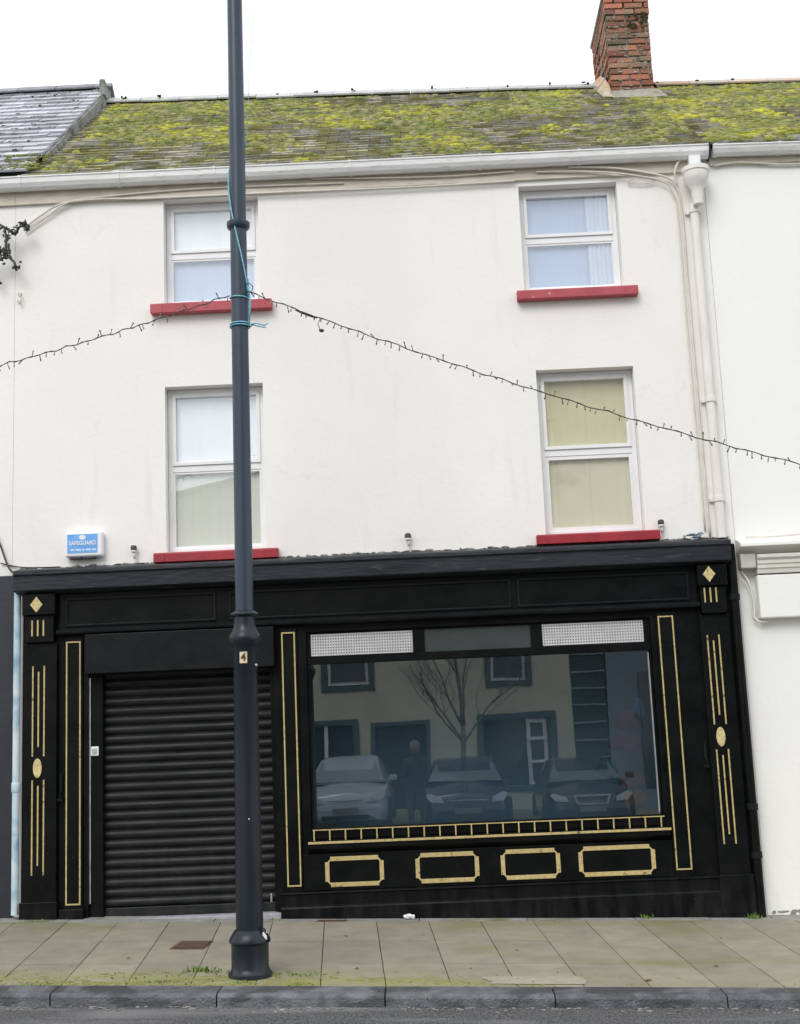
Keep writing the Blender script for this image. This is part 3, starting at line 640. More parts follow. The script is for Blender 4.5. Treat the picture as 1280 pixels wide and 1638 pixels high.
def perf(xa, xb, za, zb):
    mb = MB(); nx = int((xb-xa)/.0225); nz = int((zb-za)/.0225)
    for i in range(nx+1):
        x = xa+(xb-xa)*i/nx; mb.box(x-.006, x+.006, -.018, -.0135, za, zb)
    for j in range(nz+1):
        z = za+(zb-za)*j/nz; mb.box(xa-.004, xb+.004, -.0215, -.0182, z-.006, z+.006)
    b = mb.build('vent_mesh', M_mesh, DW)
    MB().box(xa, xb, .0, .006, za, zb).build('mesh_backing', mat('grey_backing', (.12, .12, .125), None, .8), b)
perf(-1.03, -.145, 2.395, 2.572); perf(1.008, 1.882, 2.40, 2.575)
# shallow shop interior, its blue-grey colour painted as the haze over the window
it = MB(); a, b, c, d, y0, y1 = -1.5, 2.35, .6, 2.75, .045, .85
it.add([(a, y0, c), (b, y0, c), (b, y1, c), (a, y1, c), (a, y0, d), (b, y0, d), (b, y1, d), (a, y1, d)], [(0, 1, 2, 3), (7, 6, 5, 4), (3, 2, 6, 7), (1, 5, 6, 2), (0, 3, 7, 4)])
it.build('shop_interior', mat('blue_grey_veil_lining', (.225, .265, .295), (.19, .225, .255), .9, 1.0), house)
# colourful boxes standing at the right side behind the glass
cols = [((.30, .03, .06), 1.64, 1.86, 1.62, 1.80), ((.04, .10, .35), 1.80, 1.90, 1.70, 1.90), ((.35, .05, .10), 1.58, 1.82, 1.44, 1.60), ((.03, .20, .20), 1.45, 1.62, 1.22, 1.42), ((.30, .06, .04), 1.64, 1.86, 1.12, 1.26), ((.45, .14, .02), 1.66, 1.86, .98, 1.10)]
for c_, a, b, c, d in cols:
    c_ = tuple(.45*v+.05 for v in c_)
    pc_ = [((a+b)/2+(b-a)*(.62 if k % 2 else .5)*math.cos(k*math.pi/5+a), (c+d)/2+(d-c)*(.45 if k % 3 else .62)*math.sin(k*math.pi/5+a)) for k in range(10)]
    o = MB().prism(pc_, .30, .34).build('poster_card', mat('poster_%d' % (len(MATS)), c_, tuple(v*.6 for v in c_), .7, 12), house, .003)
# gold ladder rail on the sill, sill and stall riser
sl = MB().extx([(-.058, .70), (-.12, .745), (-.12, .80), (-.105, .812), (-.03, .83), (-.058, .69)][::-1], -1.10, 1.98); SL = sl.build('window_sill', M_black, house, .003)
sb = MB().box(-1.07, 1.94, -.075, -.031, .826, .897).build('sill_upstand', M_black, SL, .002)
rl_ = MB().box(-1.10, 1.985, -.127, -.121, .786, .806).build('gold_sill_line', M_gold, SL, .002)
rw = MB(); rw.box(-1.06, 1.94, -.099, -.093, .897, .905)
for i in range(23):
    x = -1.05+i*.1345; rw.box(x-.0055, x+.0055, -.1, -.094, .812, .898)
rw.build('gold_rail', M_gold, SL)
rs = MB().box(-1.15, 1.99, -.078, SY-.002, .40, .70).build('stall_riser', M_black, house, .003)
for a, b in ((-.965, -.465), (-.195, .345), (.53, 1.035), (1.19, 1.84)):
    z0, z1, c, t = .425, .675, .045, .036
    o_ = [(a+c, z0), (b-c, z0), (b-c, z0+.018), (b-.018, z0+c), (b, z0+c), (b, z1-c), (b-.018, z1-c), (b-c, z1-.018), (b-c, z1), (a+c, z1), (a+c, z1-.018), (a+.018, z1-c), (a, z1-c), (a, z0+c), (a+.018, z0+c), (a+c, z0+.018)]
    i_ = [(a+c+.006, z0+t), (b-c-.006, z0+t), (b-c, z0+t), (b-t, z0+c), (b-t, z0+c+.006), (b-t, z1-c-.006), (b-t, z1-c), (b-c, z1-t), (b-c-.006, z1-t), (a+c+.006, z1-t), (a+c, z1-t), (a+t, z1-c), (a+t, z1-c-.006), (a+t, z0+c+.006), (a+t, z0+c), (a+c, z0+t)]
    frame_poly(o_, i_, -.088, -.079).build('gold_panel', M_gold, rs, .002)
pl = MB(); pl.extx([(-.057, -.1), (-.125, -.1), (-.125, .262), (-.118, .275), (-.105, .28), (-.105, .372), (-.118, .380), (-.115, .392), (-.057, .40)][::-1], -1.345, 2.65)
pl.build('plinth', M_black, house, .002)
MB().box(-3.24, -3.03, -.12, SY-.003, .0, .33).build('plinth', M_black, house, .005)
# hasps on the pilaster sides
for x in (-3.235, 2.335):
    z = 1.30 if x < 0 else 1.36
    h = MB().box(x-.012, x+.012, -.072, SY-.002, z, z+.16); h.tube([(x, -.075, z+.02), (x, -.10, z+.0), (x, -.10, z-.05), (x-.02, -.10, z-.06)], .006); h.box(x-.025, x+.02, -.10, -.08, z-.07, z-.05)
    h.build('hasp', M_black2, house, .002)
# black part of the downpipe on the right
bp = MB().lathe([(.038, .05), (.038, 3.20)], 2.69, -.10, 18).build('black_downpipe', M_black, house, 0, 'auto')
for z in (2.74, .95, .55):
    MB().lathe([(.039, z-.03), (.047, z-.025), (.047, z+.025), (.039, z+.03)], 2.69, -.10, 18).build('pipe_collar', M_black2, bp, 0, 'auto')

# ================================================================== LEFT NEIGHBOUR
lh = empty('terraced_house', (-4.7, 0, .3), 'neighbouring house at the left edge with clean blue-grey slate roof and dark ground floor', 'house', 'terraced houses along the street')
wl = wall_holes(-6.0, -3.702, 3.2, 7.0, [], 0); wl.add([(-3.702, 6, -.15), (-6, 6, -.15), (-6, 6, 7), (-3.702, 6, 7)], [(0, 1, 2, 3)]); wl.add([(-6, 0, -.15), (-6, 0, 7), (-6, 3, 9.4), (-6, 6, 7), (-6, 6, -.15)], [(0, 1, 2, 3, 4)])
wl.build('wall', M_wall, lh)
M_navyw = mat('dark_navy_paint', (.012, .014, .022), (.018, .020, .030), .45, 4, .1, 20)
MB().box(-6.0, -3.665, -.05, -.001, -.1, 3.22).build('shopfront', M_navyw, lh, .006)
MB().extx([(-.0, 6.735), (-.03, 6.735), (-.03, 7.0), (0, 7.0)], -6, -3.702).build('eaves_board', M_eave, lh)
gutter(-6.0, -3.601, 6.855, 6.852, lh, bx=(-3.625,))
LZ0, LZ1 = 7.03, 9.50
lr = roof(-6.0, -3.56, -.11, LZ0, 3.0, LZ1, M_slateL, lh, .27, .20, th=.011, jag=.005, gap=.006)
MB().add([(-6, 3, LZ1), (-3.56, 3, LZ1), (-3.56, 6.1, 7), (-6, 6.1, 7)], [(0, 1, 2, 3)]).build('rear_slope', M_slateL, lr)
lz = lambda y: LZ0+(LZ1-LZ0)*(y+.11)/3.11
vg = MB(); ys = [.35, .8, 1.3, 1.8, 2.3, 2.75, 3.02, 3.3]
v = []
for i, y in enumerate(ys):
    yy = min(y, 3.0); t = lz(yy)-.012-(0 if y <= 3.02 else .2); w = -3.545+.012*math.sin(i*2.1)
    v += [(w, y, t), (w+.01, y, rz_at(min(y, 3))-.05), (-3.60, y, t+.0)]
n = len(ys); vg.add(v, [(3*i, 3*i+1, 3*i+4, 3*i+3) for i in range(n-1)]+[(3*i+2, 3*i, 3*i+3, 3*i+5) for i in range(n-1)]+[(3*n-1, 3*n-2, 3*n-3)])
vg.box(-3.60, -3.535, 2.75, 3.06, 9.30, 9.50); vg.build('verge', M_cement, lr, .006)
ridge(-6, -3.5, 3.0, LZ1+.02, mat('dark_ridge_tile', (.20, .20, .22), (.28, .28, .30), .7, 9, attr=.12), lr)
g_ = MB()
for i in range(46):
    x = random.uniform(-4.4, -3.62); y = random.uniform(-.1, 2.9); y = -.11+round((y+.11)/.157)*.157
    for k in range(2): g_.blob((x+random.uniform(-.03, .03), y, lz(y)+.022), random.uniform(.010, .030), random.uniform(.01, .025), random.uniform(.008, .018), jit=.3)
g_.build('moss_tufts', M_mossd, lr)['kind'] = 'stuff'
# lichened eaves slates where the two roofs meet
g_ = MB()
for i in range(260):
    x = random.uniform(-4.2, -3.45); y = random.uniform(-.1, .35)*(1-.6*(x < -3.9)); g_.blob((x, y, lz(y)+.022), random.uniform(.01, .028), .016, .008, jit=.3, tone=random.random())
g_.build('eaves_moss', M_moss, lr)['kind'] = 'stuff'
dpl = MB().lathe([(.031, .30), (.031, 3.06)], -3.618, -.10, 18).build('downpipe', M_pipeB, lh, 0, 'auto')
MB().lathe([(.032, 1.32), (.038, 1.33), (.038, 1.40), (.032, 1.41)], -3.618, -.10, 18).build('pipe_collar', M_pipeB, dpl, 0, 'auto')
cable([(-3.90, -.02, 3.75), (-3.80, -.03, 3.5), (-3.72, -.05, 3.30), (-3.64, -.08, 3.20), (-3.62, -.1, 3.05)], .009, M_cable, lh)
cable([(-3.80, -.02, 3.34), (-3.65, -.03, 3.30), (-3.45, -.24, 3.255), (-3.2, -.24, 3.25)], .006, M_cable, lh)

# ================================================================== RIGHT NEIGHBOUR
rh = empty('terraced_house', (4.4, 0, .0), 'plain white neighbouring house at the right edge with a blank white signboard', 'house', 'terraced houses along the street')
wr = wall_holes(2.762, 6.2, -.2, 6.95, [], -.002)
wr.add([(2.762, 6, -.15), (6.2, 6, -.15), (6.2, 6, 6.9), (2.762, 6, 6.9)], [(0, 1, 2, 3)]); wr.add([(6.2, 0, -.2), (6.2, 6, -.2), (6.2, 6, 6.9), (6.2, 3, 9.2), (6.2, 0, 6.9)], [(0, 1, 2, 3, 4)])
wr.build('wall', M_wallR, rh)
MB().extx([(-.003, 6.79), (-.03, 6.79), (-.03, 6.93), (-.003, 6.93)], 2.82, 6.2).build('eaves_board', M_eave, rh)
gutter(2.835, 6.2, 6.855, 6.80, rh, h=.085, bx=(2.86, 3.45, 4.4))
rr_ = roof(2.79, 6.2, EY, EZ-.005, RY, RZ, M_slate, rh, .21, .128)
MB().add([(2.79, RY, RZ), (6.2, RY, RZ), (6.2, 6.1, 6.95), (2.79, 6.1, 6.95)], [(0, 1, 2, 3)]).build('rear_slope', M_slate, rr_)
ridge(2.92, 6.2, RY, RZ+.02, M_ridgeO, rr_)
moss(2.79, 5.4, EY, EZ, RY, RZ, rr_, 17000, .16, skip=lambda x, t: x < 2.97 and t > .78, seed=4)
g_ = MB()
for i in range(7):
    for k in range(random.choice([0, 1, 2])): g_.blob((3.0+i*.46+random.uniform(-.03, .03), RY-.06, RZ+.042+random.uniform(-.02, .006)), .022, .02, random.uniform(.008, .018), jit=.35)
g_.build('ridge_moss', M_mossd, rr_)['kind'] = 'stuff'
# cornice, moulding and signboard
RC = MB().extx([(-.003, 3.10), (-.05, 3.12), (-.10, 3.15), (-.20, 3.17), (-.20, 3.20), (-.06, 3.25), (-.003, 3.26)][::-1], 2.76, 6.2).build('cornice', M_wallR, rh, .004)
MB().box(2.765, 2.90, -.13, -.004, 2.985, 3.115).build('cornice_block', mat('greyed_white_paint', (.52, .51, .46), (.45, .44, .40), .8, 9), rh, .01)
MB().extx([(-.004, 2.93), (-.12, 2.935), (-.125, 2.975), (-.135, 2.98), (-.135, 3.01), (-.145, 3.02), (-.145, 3.05), (-.165, 3.07), (-.165, 3.10), (-.004, 3.115)][::-1], 2.905, 6.2).build('moulding', mat('old_white_paint', (.60, .59, .53), (.66, .65, .60), .75, 9), rh, .003)
MB().box(2.90, 6.2, -.11, -.003, 2.545, 2.925).build('signboard', M_wallR, rh, .012)
cable([(2.78, -.05, 2.97), (2.83, -.06, 2.88), (2.86, -.05, 2.74), (2.865, -.05, 2.62), (2.86, -.05, 2.56), (2.90, -.06, 2.52), (2.97, -.05, 2.515)], .010, M_pipeW, rh)
cable([(2.77, -.05, 2.90), (2.81, -.05, 2.86), (2.84, -.05, 2.76), (2.845, -.04, 2.60), (2.87, -.05, 2.53)], .006, M_pipeW, rh)
cable([(2.84, -.04, 3.28), (3.1, -.06, 3.27), (3.6, -.05, 3.285), (5, -.05, 3.27)], .012, M_pipeW, rh)
cable([(2.86, -.03, 6.78), (3.1, -.04, 6.80), (3.6, -.03, 6.76), (4.5, -.03, 6.77)], .010, M_cream, rh)
g_ = MB()
for i in range(50):
    g_.blob((random.uniform(2.80, 3.6), -.006, .12-.035*2.9+random.uniform(0, .06)), random.uniform(.01, .05), .005, random.uniform(.004, .012), jit=.4)
g_.build('peeling_base', M_mortar, rh)['kind'] = 'stuff'

# ================================================================== STREET THINGS
PX, PY = -1.318, -2.24; pg = gz(PX, PY)
lp = empty('lamp_post', (PX, PY, pg), 'dark blue-grey cast iron lamp post standing on the pavement before the shutter', 'lamp post'); LEAN = .0045; lp.rotation_euler = (0, LEAN, 0)
lx = lambda z: PX+LEAN*(z-pg)
def zz(z): return z+(0)
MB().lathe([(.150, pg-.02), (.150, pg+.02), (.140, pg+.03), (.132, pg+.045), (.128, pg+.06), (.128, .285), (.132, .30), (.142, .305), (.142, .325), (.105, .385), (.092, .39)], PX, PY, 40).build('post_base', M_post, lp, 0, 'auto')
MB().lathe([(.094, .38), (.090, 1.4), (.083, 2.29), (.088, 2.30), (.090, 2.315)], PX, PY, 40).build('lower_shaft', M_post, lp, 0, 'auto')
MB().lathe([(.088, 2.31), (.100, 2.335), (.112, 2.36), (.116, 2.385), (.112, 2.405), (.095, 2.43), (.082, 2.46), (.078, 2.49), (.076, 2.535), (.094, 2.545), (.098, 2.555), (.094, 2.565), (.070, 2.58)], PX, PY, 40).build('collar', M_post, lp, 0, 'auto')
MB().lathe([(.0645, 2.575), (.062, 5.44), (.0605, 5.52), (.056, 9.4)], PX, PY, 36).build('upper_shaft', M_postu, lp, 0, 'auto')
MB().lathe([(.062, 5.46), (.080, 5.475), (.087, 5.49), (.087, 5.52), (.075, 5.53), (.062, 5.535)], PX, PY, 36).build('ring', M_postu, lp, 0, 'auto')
# lantern high above the frame
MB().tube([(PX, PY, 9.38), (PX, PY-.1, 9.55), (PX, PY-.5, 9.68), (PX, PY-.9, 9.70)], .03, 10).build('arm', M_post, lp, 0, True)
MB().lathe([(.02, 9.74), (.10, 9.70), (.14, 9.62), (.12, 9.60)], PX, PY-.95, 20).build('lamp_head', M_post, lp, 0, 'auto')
npl = MB(); a0 = R(-98)
def cyl_patch(r, a, w, z0, z1, n=6, th=.003):
    v = []; f = []
    for i in range(n+1):
        t = a-w/2+w*i/n
        for rr, z in ((r+th, z0), (r+th, z1), (r, z0), (r, z1)): v.append((PX+rr*math.cos(t), PY+rr*math.sin(t), z))
    for i in range(n):
        b = 4*i; f += [(b, b+4, b+5, b+1), (b+2, b, b+4, b+6)[::-1], (b+1, b+5, b+7, b+3)]
    f += [(0, 1, 3, 2), (4*n, 4*n+2, 4*n+3, 4*n+1)]
    return MB().add(v, f)
pc = cyl_patch(.0845, R(-91), .62, 2.205, 2.285); PLT = pc.build('number_plate', mat('cream_sticker', (.72, .60, .42), (.62, .50, .34), .6, 20), lp)
text_mesh('4', .075, (PX-.002, PY-.0895, 2.245), mat('brown_ink', (.09, .035, .015), None, .6), 'numeral', PLT, .0015)
MB().blob((PX+.082, PY-.04, 2.19), .012, .012, .012, 8, 5, 0).build('bolt', M_galv, lp, 0, True)
MB().blob((PX+.02, PY-.088, 1.13), .007, .006, .007, 8, 5, 0).build('bolt', M_galv, lp, 0, True)
MB().box(PX+.098, PX+.128, PY-.075, PY-.05, .325, .375).build('earth_tag', M_white, lp, .003)
g_ = MB()
g_.tube([(PX+.08, PY-.05, .40), (PX+.11, PY-.07, .38), (PX+.135, PY-.07, .35), (PX+.14, PY-.06, .31)], .008); g_.build('lock_bracket', M_post, lp, 0, True)
# rope round the post
def helix(r, a0, a1, z0, z1, n=20): return [(PX+r*math.cos(a0+(a1-a0)*i/n), PY+r*math.sin(a0+(a1-a0)*i/n), z0+(z1-z0)*i/n) for i in range(n+1)]
pts = [(PX+.26, PY+.05, 8.4), (PX+.10, PY+.06, 6.9), (PX+.075, PY+.04, 6.3)]
pts += helix(.069, R(20), R(170), 6.2, 5.98, 10)+helix(.069, R(185), R(345), 5.90, 4.98, 22)
pts += helix(.0695, R(350), R(350+360), 4.975, 4.945, 30)+helix(.0695, R(-5), R(2), 4.93, 4.76, 5)+helix(.070, R(5), R(-355), 4.755, 4.745, 30)+helix(.072, R(5), R(-355), 4.735, 4.73, 30)
pts += [(PX+.10, PY-.03, 4.735), (PX+.15, PY-.05, 4.715), (PX+.20, PY-.06, 4.70)]
rp = MB(); rp.tube(pts, [.0016, .0016, .0022]+[.0055]*(len(pts)-3), 7); rp.tube([(PX+.07, PY-.03, 4.74), (PX+.13, PY-.05, 4.74), (PX+.19, PY-.05, 4.72), (PX+.215, PY-.05, 4.735)], .005, 6)
rp.tube([(PX+.068, PY-.02, 5.1), (PX+.085, PY-.03, 4.9), (PX+.075, PY-.035, 4.75)], .006, 6)
rp.v = [(a+LEAN*(c-pg), b, c-.03) for a, b, c in rp.v]
tag(rp.build('rope', M_rope, None, 0, True), 'pale blue rope wound and knotted round the upper lamp post', 'rope')
# fairy light strings
bulb_me = None
def fairy(name, A, B, sag, n, label, skipx=None):
    t = empty(name, A, label, 'string lights', 'strings of unlit fairy lights over the street')
    A, B = Vector(A), Vector(B); N = 70; P = []
    for i in range(N+1):
        s = i/N; q = A.lerp(B, s); q.z -= sag*4*s*(1-s); q.z += .006*math.sin(i*1.7); q.y += .008*math.sin(i*1.1); P.append(q)
    wb = MB(); wb.tube(P, .0036, 6)
    Q = [q+Vector((0, .006*math.cos(i*2.2), .006*math.sin(i*2.2))) for i, q in enumerate(P)]; wb.tube(Q, .0022, 5)
    wb.build('wire', M_cable, t, 0, True)
    protos = []
    for k in range(5):
        l = random.uniform(.032, .062); bx = random.uniform(-.018, .018)
        b = MB(); b.tube([(0, 0, 0), (bx*.4, 0, -l*.4), (bx, 0, -l*.72)], .0036, 5); b.tube([(bx, 0, -l*.7), (bx*1.05, 0, -l*.8), (bx*1.1, 0, -l)], [.0062, .0058, .0015], 6)
        me = bpy.data.meshes.new('bulb'); me.from_pydata(b.v, [], b.f); me.materials.append(M_bulb if k % 2 else M_cable); me.polygons.foreach_set('use_smooth', [True]*len(me.polygons)); protos.append(me)
    for i in range(n):
        s = (i+.5+random.uniform(-.3, .3))/n; q = A.lerp(B, s); q.z -= sag*4*s*(1-s)
        o = bpy.data.objects.new('bulb', random.choice(protos)); C.objects.link(o); attach(o, t); o.location = q
        upw = random.random() < .38
        o.rotation_euler = (random.uniform(-.5, .5), (math.pi if upw else 0)+random.uniform(-.5, .5), random.uniform(0, 6))
    return t
Y_ = PY
tl = fairy('string_lights', (-4.05, Y_, 4.31), (PX-.045, Y_-.03, 4.945), .05, 44, 'string of unlit fairy lights running from the lamp post to the left edge')
tr_ = fairy('string_lights', (PX+.08, Y_-.03, 4.97), (3.6, Y_, 3.215), .10, 92, 'long string of unlit fairy lights sloping down from the lamp post to the right')
for par_, pts_ in ((tl, [(-4.05, Y_, 4.31), (-4.7, -1.5, 4.22), (-5.3, -.7, 4.18), (-5.8, -.01, 4.2)]), (tr_, [(3.6, Y_, 3.215), (4.5, -1.5, 3.0), (5.3, -.6, 2.92), (5.7, -.01, 2.95)])):
    MB().tube(pts_, .0036, 6).build('wire', M_cable, par_, 0, True)
b = MB(); b.tube([(-.88, Y_, 4.812), (-.83, Y_, 4.792), (-.76, Y_, 4.761), (-.72, Y_, 4.743)], [.004, .010, .010, .004], 8); b.build('tape_joint', M_cable, tr_, 0, True)
b = MB(); b.tube([(-.70, Y_, 4.734), (-.715, Y_-.01, 4.69), (-.70, Y_, 4.655)], .003, 5); b.blob((-.69, Y_, 4.645), .020, .012, .013, 8, 5, .2); b.build('loose_plug', M_cable, tr_, 0, True)
b = MB(); b.tube([(PX+.06, Y_-.03, 5.0), (PX+.10, Y_-.04, 5.03), (PX+.13, Y_-.04, 5.0), (PX+.12, Y_-.04, 4.96), (PX+.07, Y_-.05, 4.95)], .004, 6); b.build('cable_loop', M_cable, tr_, 0, True)
# alarm box
ab = empty('alarm_box', (-3.04, 0, 3.47), 'white burglar alarm box with blue label on the cream wall', 'alarm box')
MB().box(-3.205, -2.865, -.085, -.001, 3.355, 3.585).build('casing', M_white, ab, .022, bseg=3)
lb = MB().box(-3.18, -2.91, -.0885, -.0862, 3.39, 3.56).build('label_panel', M_blue, ab, .002)
text_mesh('SAFEGUARD', .052, (-3.045, -.0905, 3.477), M_white, 'lettering', lb, .001, sx=.84)
MB().prism([(-3.045+.03*math.cos(t*math.pi/6), 3.53+.022*math.sin(t*math.pi/6)) for t in range(12)], -.0902, -.0887).build('emblem', M_white, lb)
mb = MB(); x = -3.15
for w in (.03, .05, .02, .045, .035): mb.box(x, x+w, -.0902, -.0887, 3.412, 3.424); x += w+.012
mb.build('small_print', M_white, lb)
mb = MB().box(-3.16, -3.06, -.07, -.02, 3.338, 3.3545); mb.box(-3.05, -2.94, -.07, -.02, 3.338, 3.3545); mb.build('sounder_vent', M_cable, ab, .004)
# eye bolts / old lamp fixings
def fixing(x, z, label):
    t = empty('wall_fixing', (x, 0, z), label, 'wall fixing', 'old ring fixings above the cornice')
    MB().lathe([(.024, z-.0), (.028, z+.004), (.028, z+.03), (.02, z+.042)], x, -.045, 14).build('cap', M_cable, t, 0, 'auto')
    b = MB().tube([(x, 0, z-.005), (x, -.03, z-.005), (x+.005, -.045, z-.02), (x+.006, -.04, z-.075)], .011, 8); b.lathe([(.020, z-.022), (.024, z-.002)], x, -.045, 14)
    b.build('bracket', M_pipeW, t, 0, True)
fixing(-2.595, 3.40, 'small black-capped fixing on the wall between the alarm box and the left window')
fixing(-.14, 3.40, 'small black-capped fixing on the wall midway above the cornice')
fixing(2.11, 3.42, 'small black-capped fixing on the wall beside the right first floor window')
# bracket tangle at the upper left
tg = empty('decoration_bracket', (-3.74, 0, 6.3), 'tangled black wire decoration with dark leafy lumps hanging at the upper left edge', 'decoration')
b = MB()
for pts in ([(-3.95, -.05, 6.60), (-3.80, -.12, 6.50), (-3.72, -.16, 6.44), (-3.66, -.16, 6.40)], [(-3.66, -.16, 6.38), (-3.62, -.15, 6.46), (-3.56, -.15, 6.50), (-3.53, -.15, 6.46), (-3.55, -.15, 6.42)],
            [(-3.76, -.15, 6.47), (-3.735, -.16, 6.36), (-3.745, -.15, 6.25), (-3.72, -.15, 6.18), (-3.66, -.15, 6.12), (-3.64, -.15, 6.04)], [(-3.92, -.1, 6.20), (-3.82, -.13, 6.22), (-3.74, -.15, 6.26)],
            [(-3.95, -.1, 6.05), (-3.85, -.13, 6.14), (-3.74, -.15, 6.18)], [(-3.90, -.1, 6.40), (-3.82, -.12, 6.46), (-3.77, -.14, 6.48)], [(-3.86, -.1, 6.10), (-3.84, -.1, 5.98), (-3.80, -.09, 5.94)]):
    P = [Vector(q) for q in pts]; b.tube(P, [.012]*len(P), 7)
b.build('wire_frame', M_cable, tg, 0, True)
b = MB()
for cx, cz, n, sp in ((-3.60, 6.485, 16, .045), (-3.545, 6.45, 12, .03), (-3.755, 6.25, 22, .05), (-3.74, 6.19, 22, .05), (-3.64, 6.09, 8, .03), (-3.735, 6.36, 12, .03), (-3.90, 6.12, 16, .05), (-3.72, 6.43, 8, .03), (-3.67, 6.42, 8, .03)):
    for i in range(n): b.blob((cx+random.gauss(0, sp*.6), -.15+random.uniform(-.03, .03), cz+random.gauss(0, sp*.6)), random.uniform(.008, .02), random.uniform(.006, .014), random.uniform(.006, .018), 6, 4, .35)
b.build('leafy_lumps', mat('dark_leaf_plastic', (.022, .028, .024), (.05, .06, .05), .5, 30), tg)['kind'] = 'stuff'
for x, z, lab in ((-3.655, 5.87, 'upper of two small cream hooks on the wall at the left edge'), (-3.66, 5.80, 'lower of two small cream hooks on the wall at the left edge')):
    b = MB().tube([(x, 0, z), (x, -.03, z), (x+.01, -.045, z-.01), (x+.022, -.045, z-.035), (x+.012, -.04, z-.042)], .009, 7); b.lathe([(.016, z-.008), (.016, z+.008)], x, -.01, 10)
    tag(b.build('wall_hook', M_cream, None, 0, True), lab, 'hook', 'cream wall hooks')
b = MB()
for i in range(14): b.blob((2.40+random.gauss(0, .05), -.06+random.uniform(-.03, .03), 3.285+random.uniform(0, .03)), random.uniform(.012, .035), .02, random.uniform(.006, .014), 7, 4, .4)
tag(b.build('plastic_scrap', mat('blue_grey_plastic', (.22, .34, .42), (.40, .48, .52), .5, 30)), 'crumpled pale blue plastic lying on the right end of the black cornice', 'litter')
# covers in the pavement
def plate(name, x0, x1, y0, y1, label, cat, bars):
    t = MB(); P = [(x0, y0), (x1, y0), (x1+.03, y1), (x0+.03, y1)]
    z = [gz(a, b)+.004 for a, b in P]; t.add([(a, b, c) for (a, b), c in zip(P, z)]+[(a, b, c-.03) for (a, b), c in zip(P, z)], [(0, 1, 2, 3), (0, 4, 5, 1), (1, 5, 6, 2), (2, 6, 7, 3), (3, 7, 4, 0)])
    o = t.build(name, M_rust); tag(o, label, cat)
    g = MB(); n = bars
    for i in range(n):
        a = x0+.02+(x1-x0-.05)*i/(n-1); g.add([(a, y0+.03, gz(a, y0)+.010), (a+.016, y0+.03, gz(a, y0)+.010), (a+.040, y1-.03, gz(a, y1)+.010), (a+.024, y1-.03, gz(a, y1)+.010), (a, y0+.03, gz(a, y0)+.003), (a+.010, y0+.03, gz(a, y0)+.003)], [(0, 1, 2, 3), (4, 5, 1, 0)])
    d = MB(); P = [(x0+.012, y0+.02), (x1-.012, y0+.02), (x1+.018, y1-.02), (x0+.042, y1-.02)]; d.add([(a, b, gz(a, b)+.006) for a, b in P], [(0, 1, 2, 3)]); d.build('slot_shade', M_dark, o)  # flat dark sheet painted as the shade between the bars
    g.build('raised_bars', mat('worn_iron', (.20, .13, .09), (.14, .08, .05), .7, 40), o)
plate('drain_grate', -2.05, -1.79, -1.36, -1.06, 'rusty brown drain cover set in the paving left of the lamp post', 'drain cover', 9)
plate('stopcock_cover', -1.05, -.80, -.27, -.20, 'thin rusty iron cover at the foot of the shopfront, right of the doorstep', 'drain cover', 7)
# litter, repair patch, leaves, weeds
b = MB()
for i in range(7): b.blob((-.265+random.uniform(-.045, .045), -.16+random.uniform(-.015, .015), gz(-.26, -.16)+.012+random.uniform(0, .02)), random.uniform(.02, .035), .02, random.uniform(.010, .020), 7, 4, .35)
tag(b.build('litter', M_paper), 'crumpled white paper lying against the foot of the shopfront', 'litter')
mb = MB(); pp = [(.30, -2.50), (.60, -2.515), (.93, -2.52), (.96, -2.40), (.90, -2.29), (.55, -2.30), (.27, -2.29), (.26, -2.36), (.33, -2.42)]
mb.add([(x, y, gz(x, y)+.0045) for x, y in pp], [tuple(range(len(pp)))])
tag(mb.build('repair_patch', mat('pale_cement', (.36, .33, .26), (.30, .28, .22), .9, 14, .3, 60)), kind='structure')
k = 0
LV = [(1.36, -2.42), (-2.28, -1.70), (.55, -1.45), (2.15, -1.0), (-.6, -2.05), (-1.9, -2.45), (1.9, -2.0), (-.75, -.9)]
names = ['brown leaf near the kerb on the right', 'tiny brown leaf left of the drain cover', 'tiny leaf in the middle of the paving', 'small leaf lying before the right pilaster', 'tiny leaf right of the lamp post foot', 'small leaf near the kerb left of the lamp post', 'small leaf on the paving toward the right edge', 'tiny leaf before the left gold panel']
for (x, y), nm in zip(LV, names):
    a = random.uniform(0, 6); s = .028 if k == 0 else .016; k += 1
    v = [(x+s*q*math.cos(a)-s*w*math.sin(a), y+s*q*math.sin(a)+s*w*math.cos(a), gz(x, y)+.006+.012*abs(w)) for q, w in ((-1.2, 0), (-.4, .6), (.5, .5), (1.2, 0), (.5, -.5), (-.4, -.6))]
    o = MB().add(v, [(0, 1, 2, 3), (0, 3, 4, 5)]).build('leaf', M_leaf); tag(o, nm, 'leaf', 'dead leaves on the pavement')
gd = MB()
for i in range(260):
    x = random.uniform(-3.6, 3.2); y = kb(x)-.255-abs(random.gauss(0, .07)); q = random.uniform(.004, .016)
    gd.blob((x, y, rz(x, y)+.003), q*1.4, q, .004, 6, 3, .4)
tag(gd.build('gutter_grit', mat('grit', (.10, .10, .085), (.30, .29, .27), .9, 8)), 'grit and crumbs lying along the foot of the kerb', 'grit', None, 'stuff')
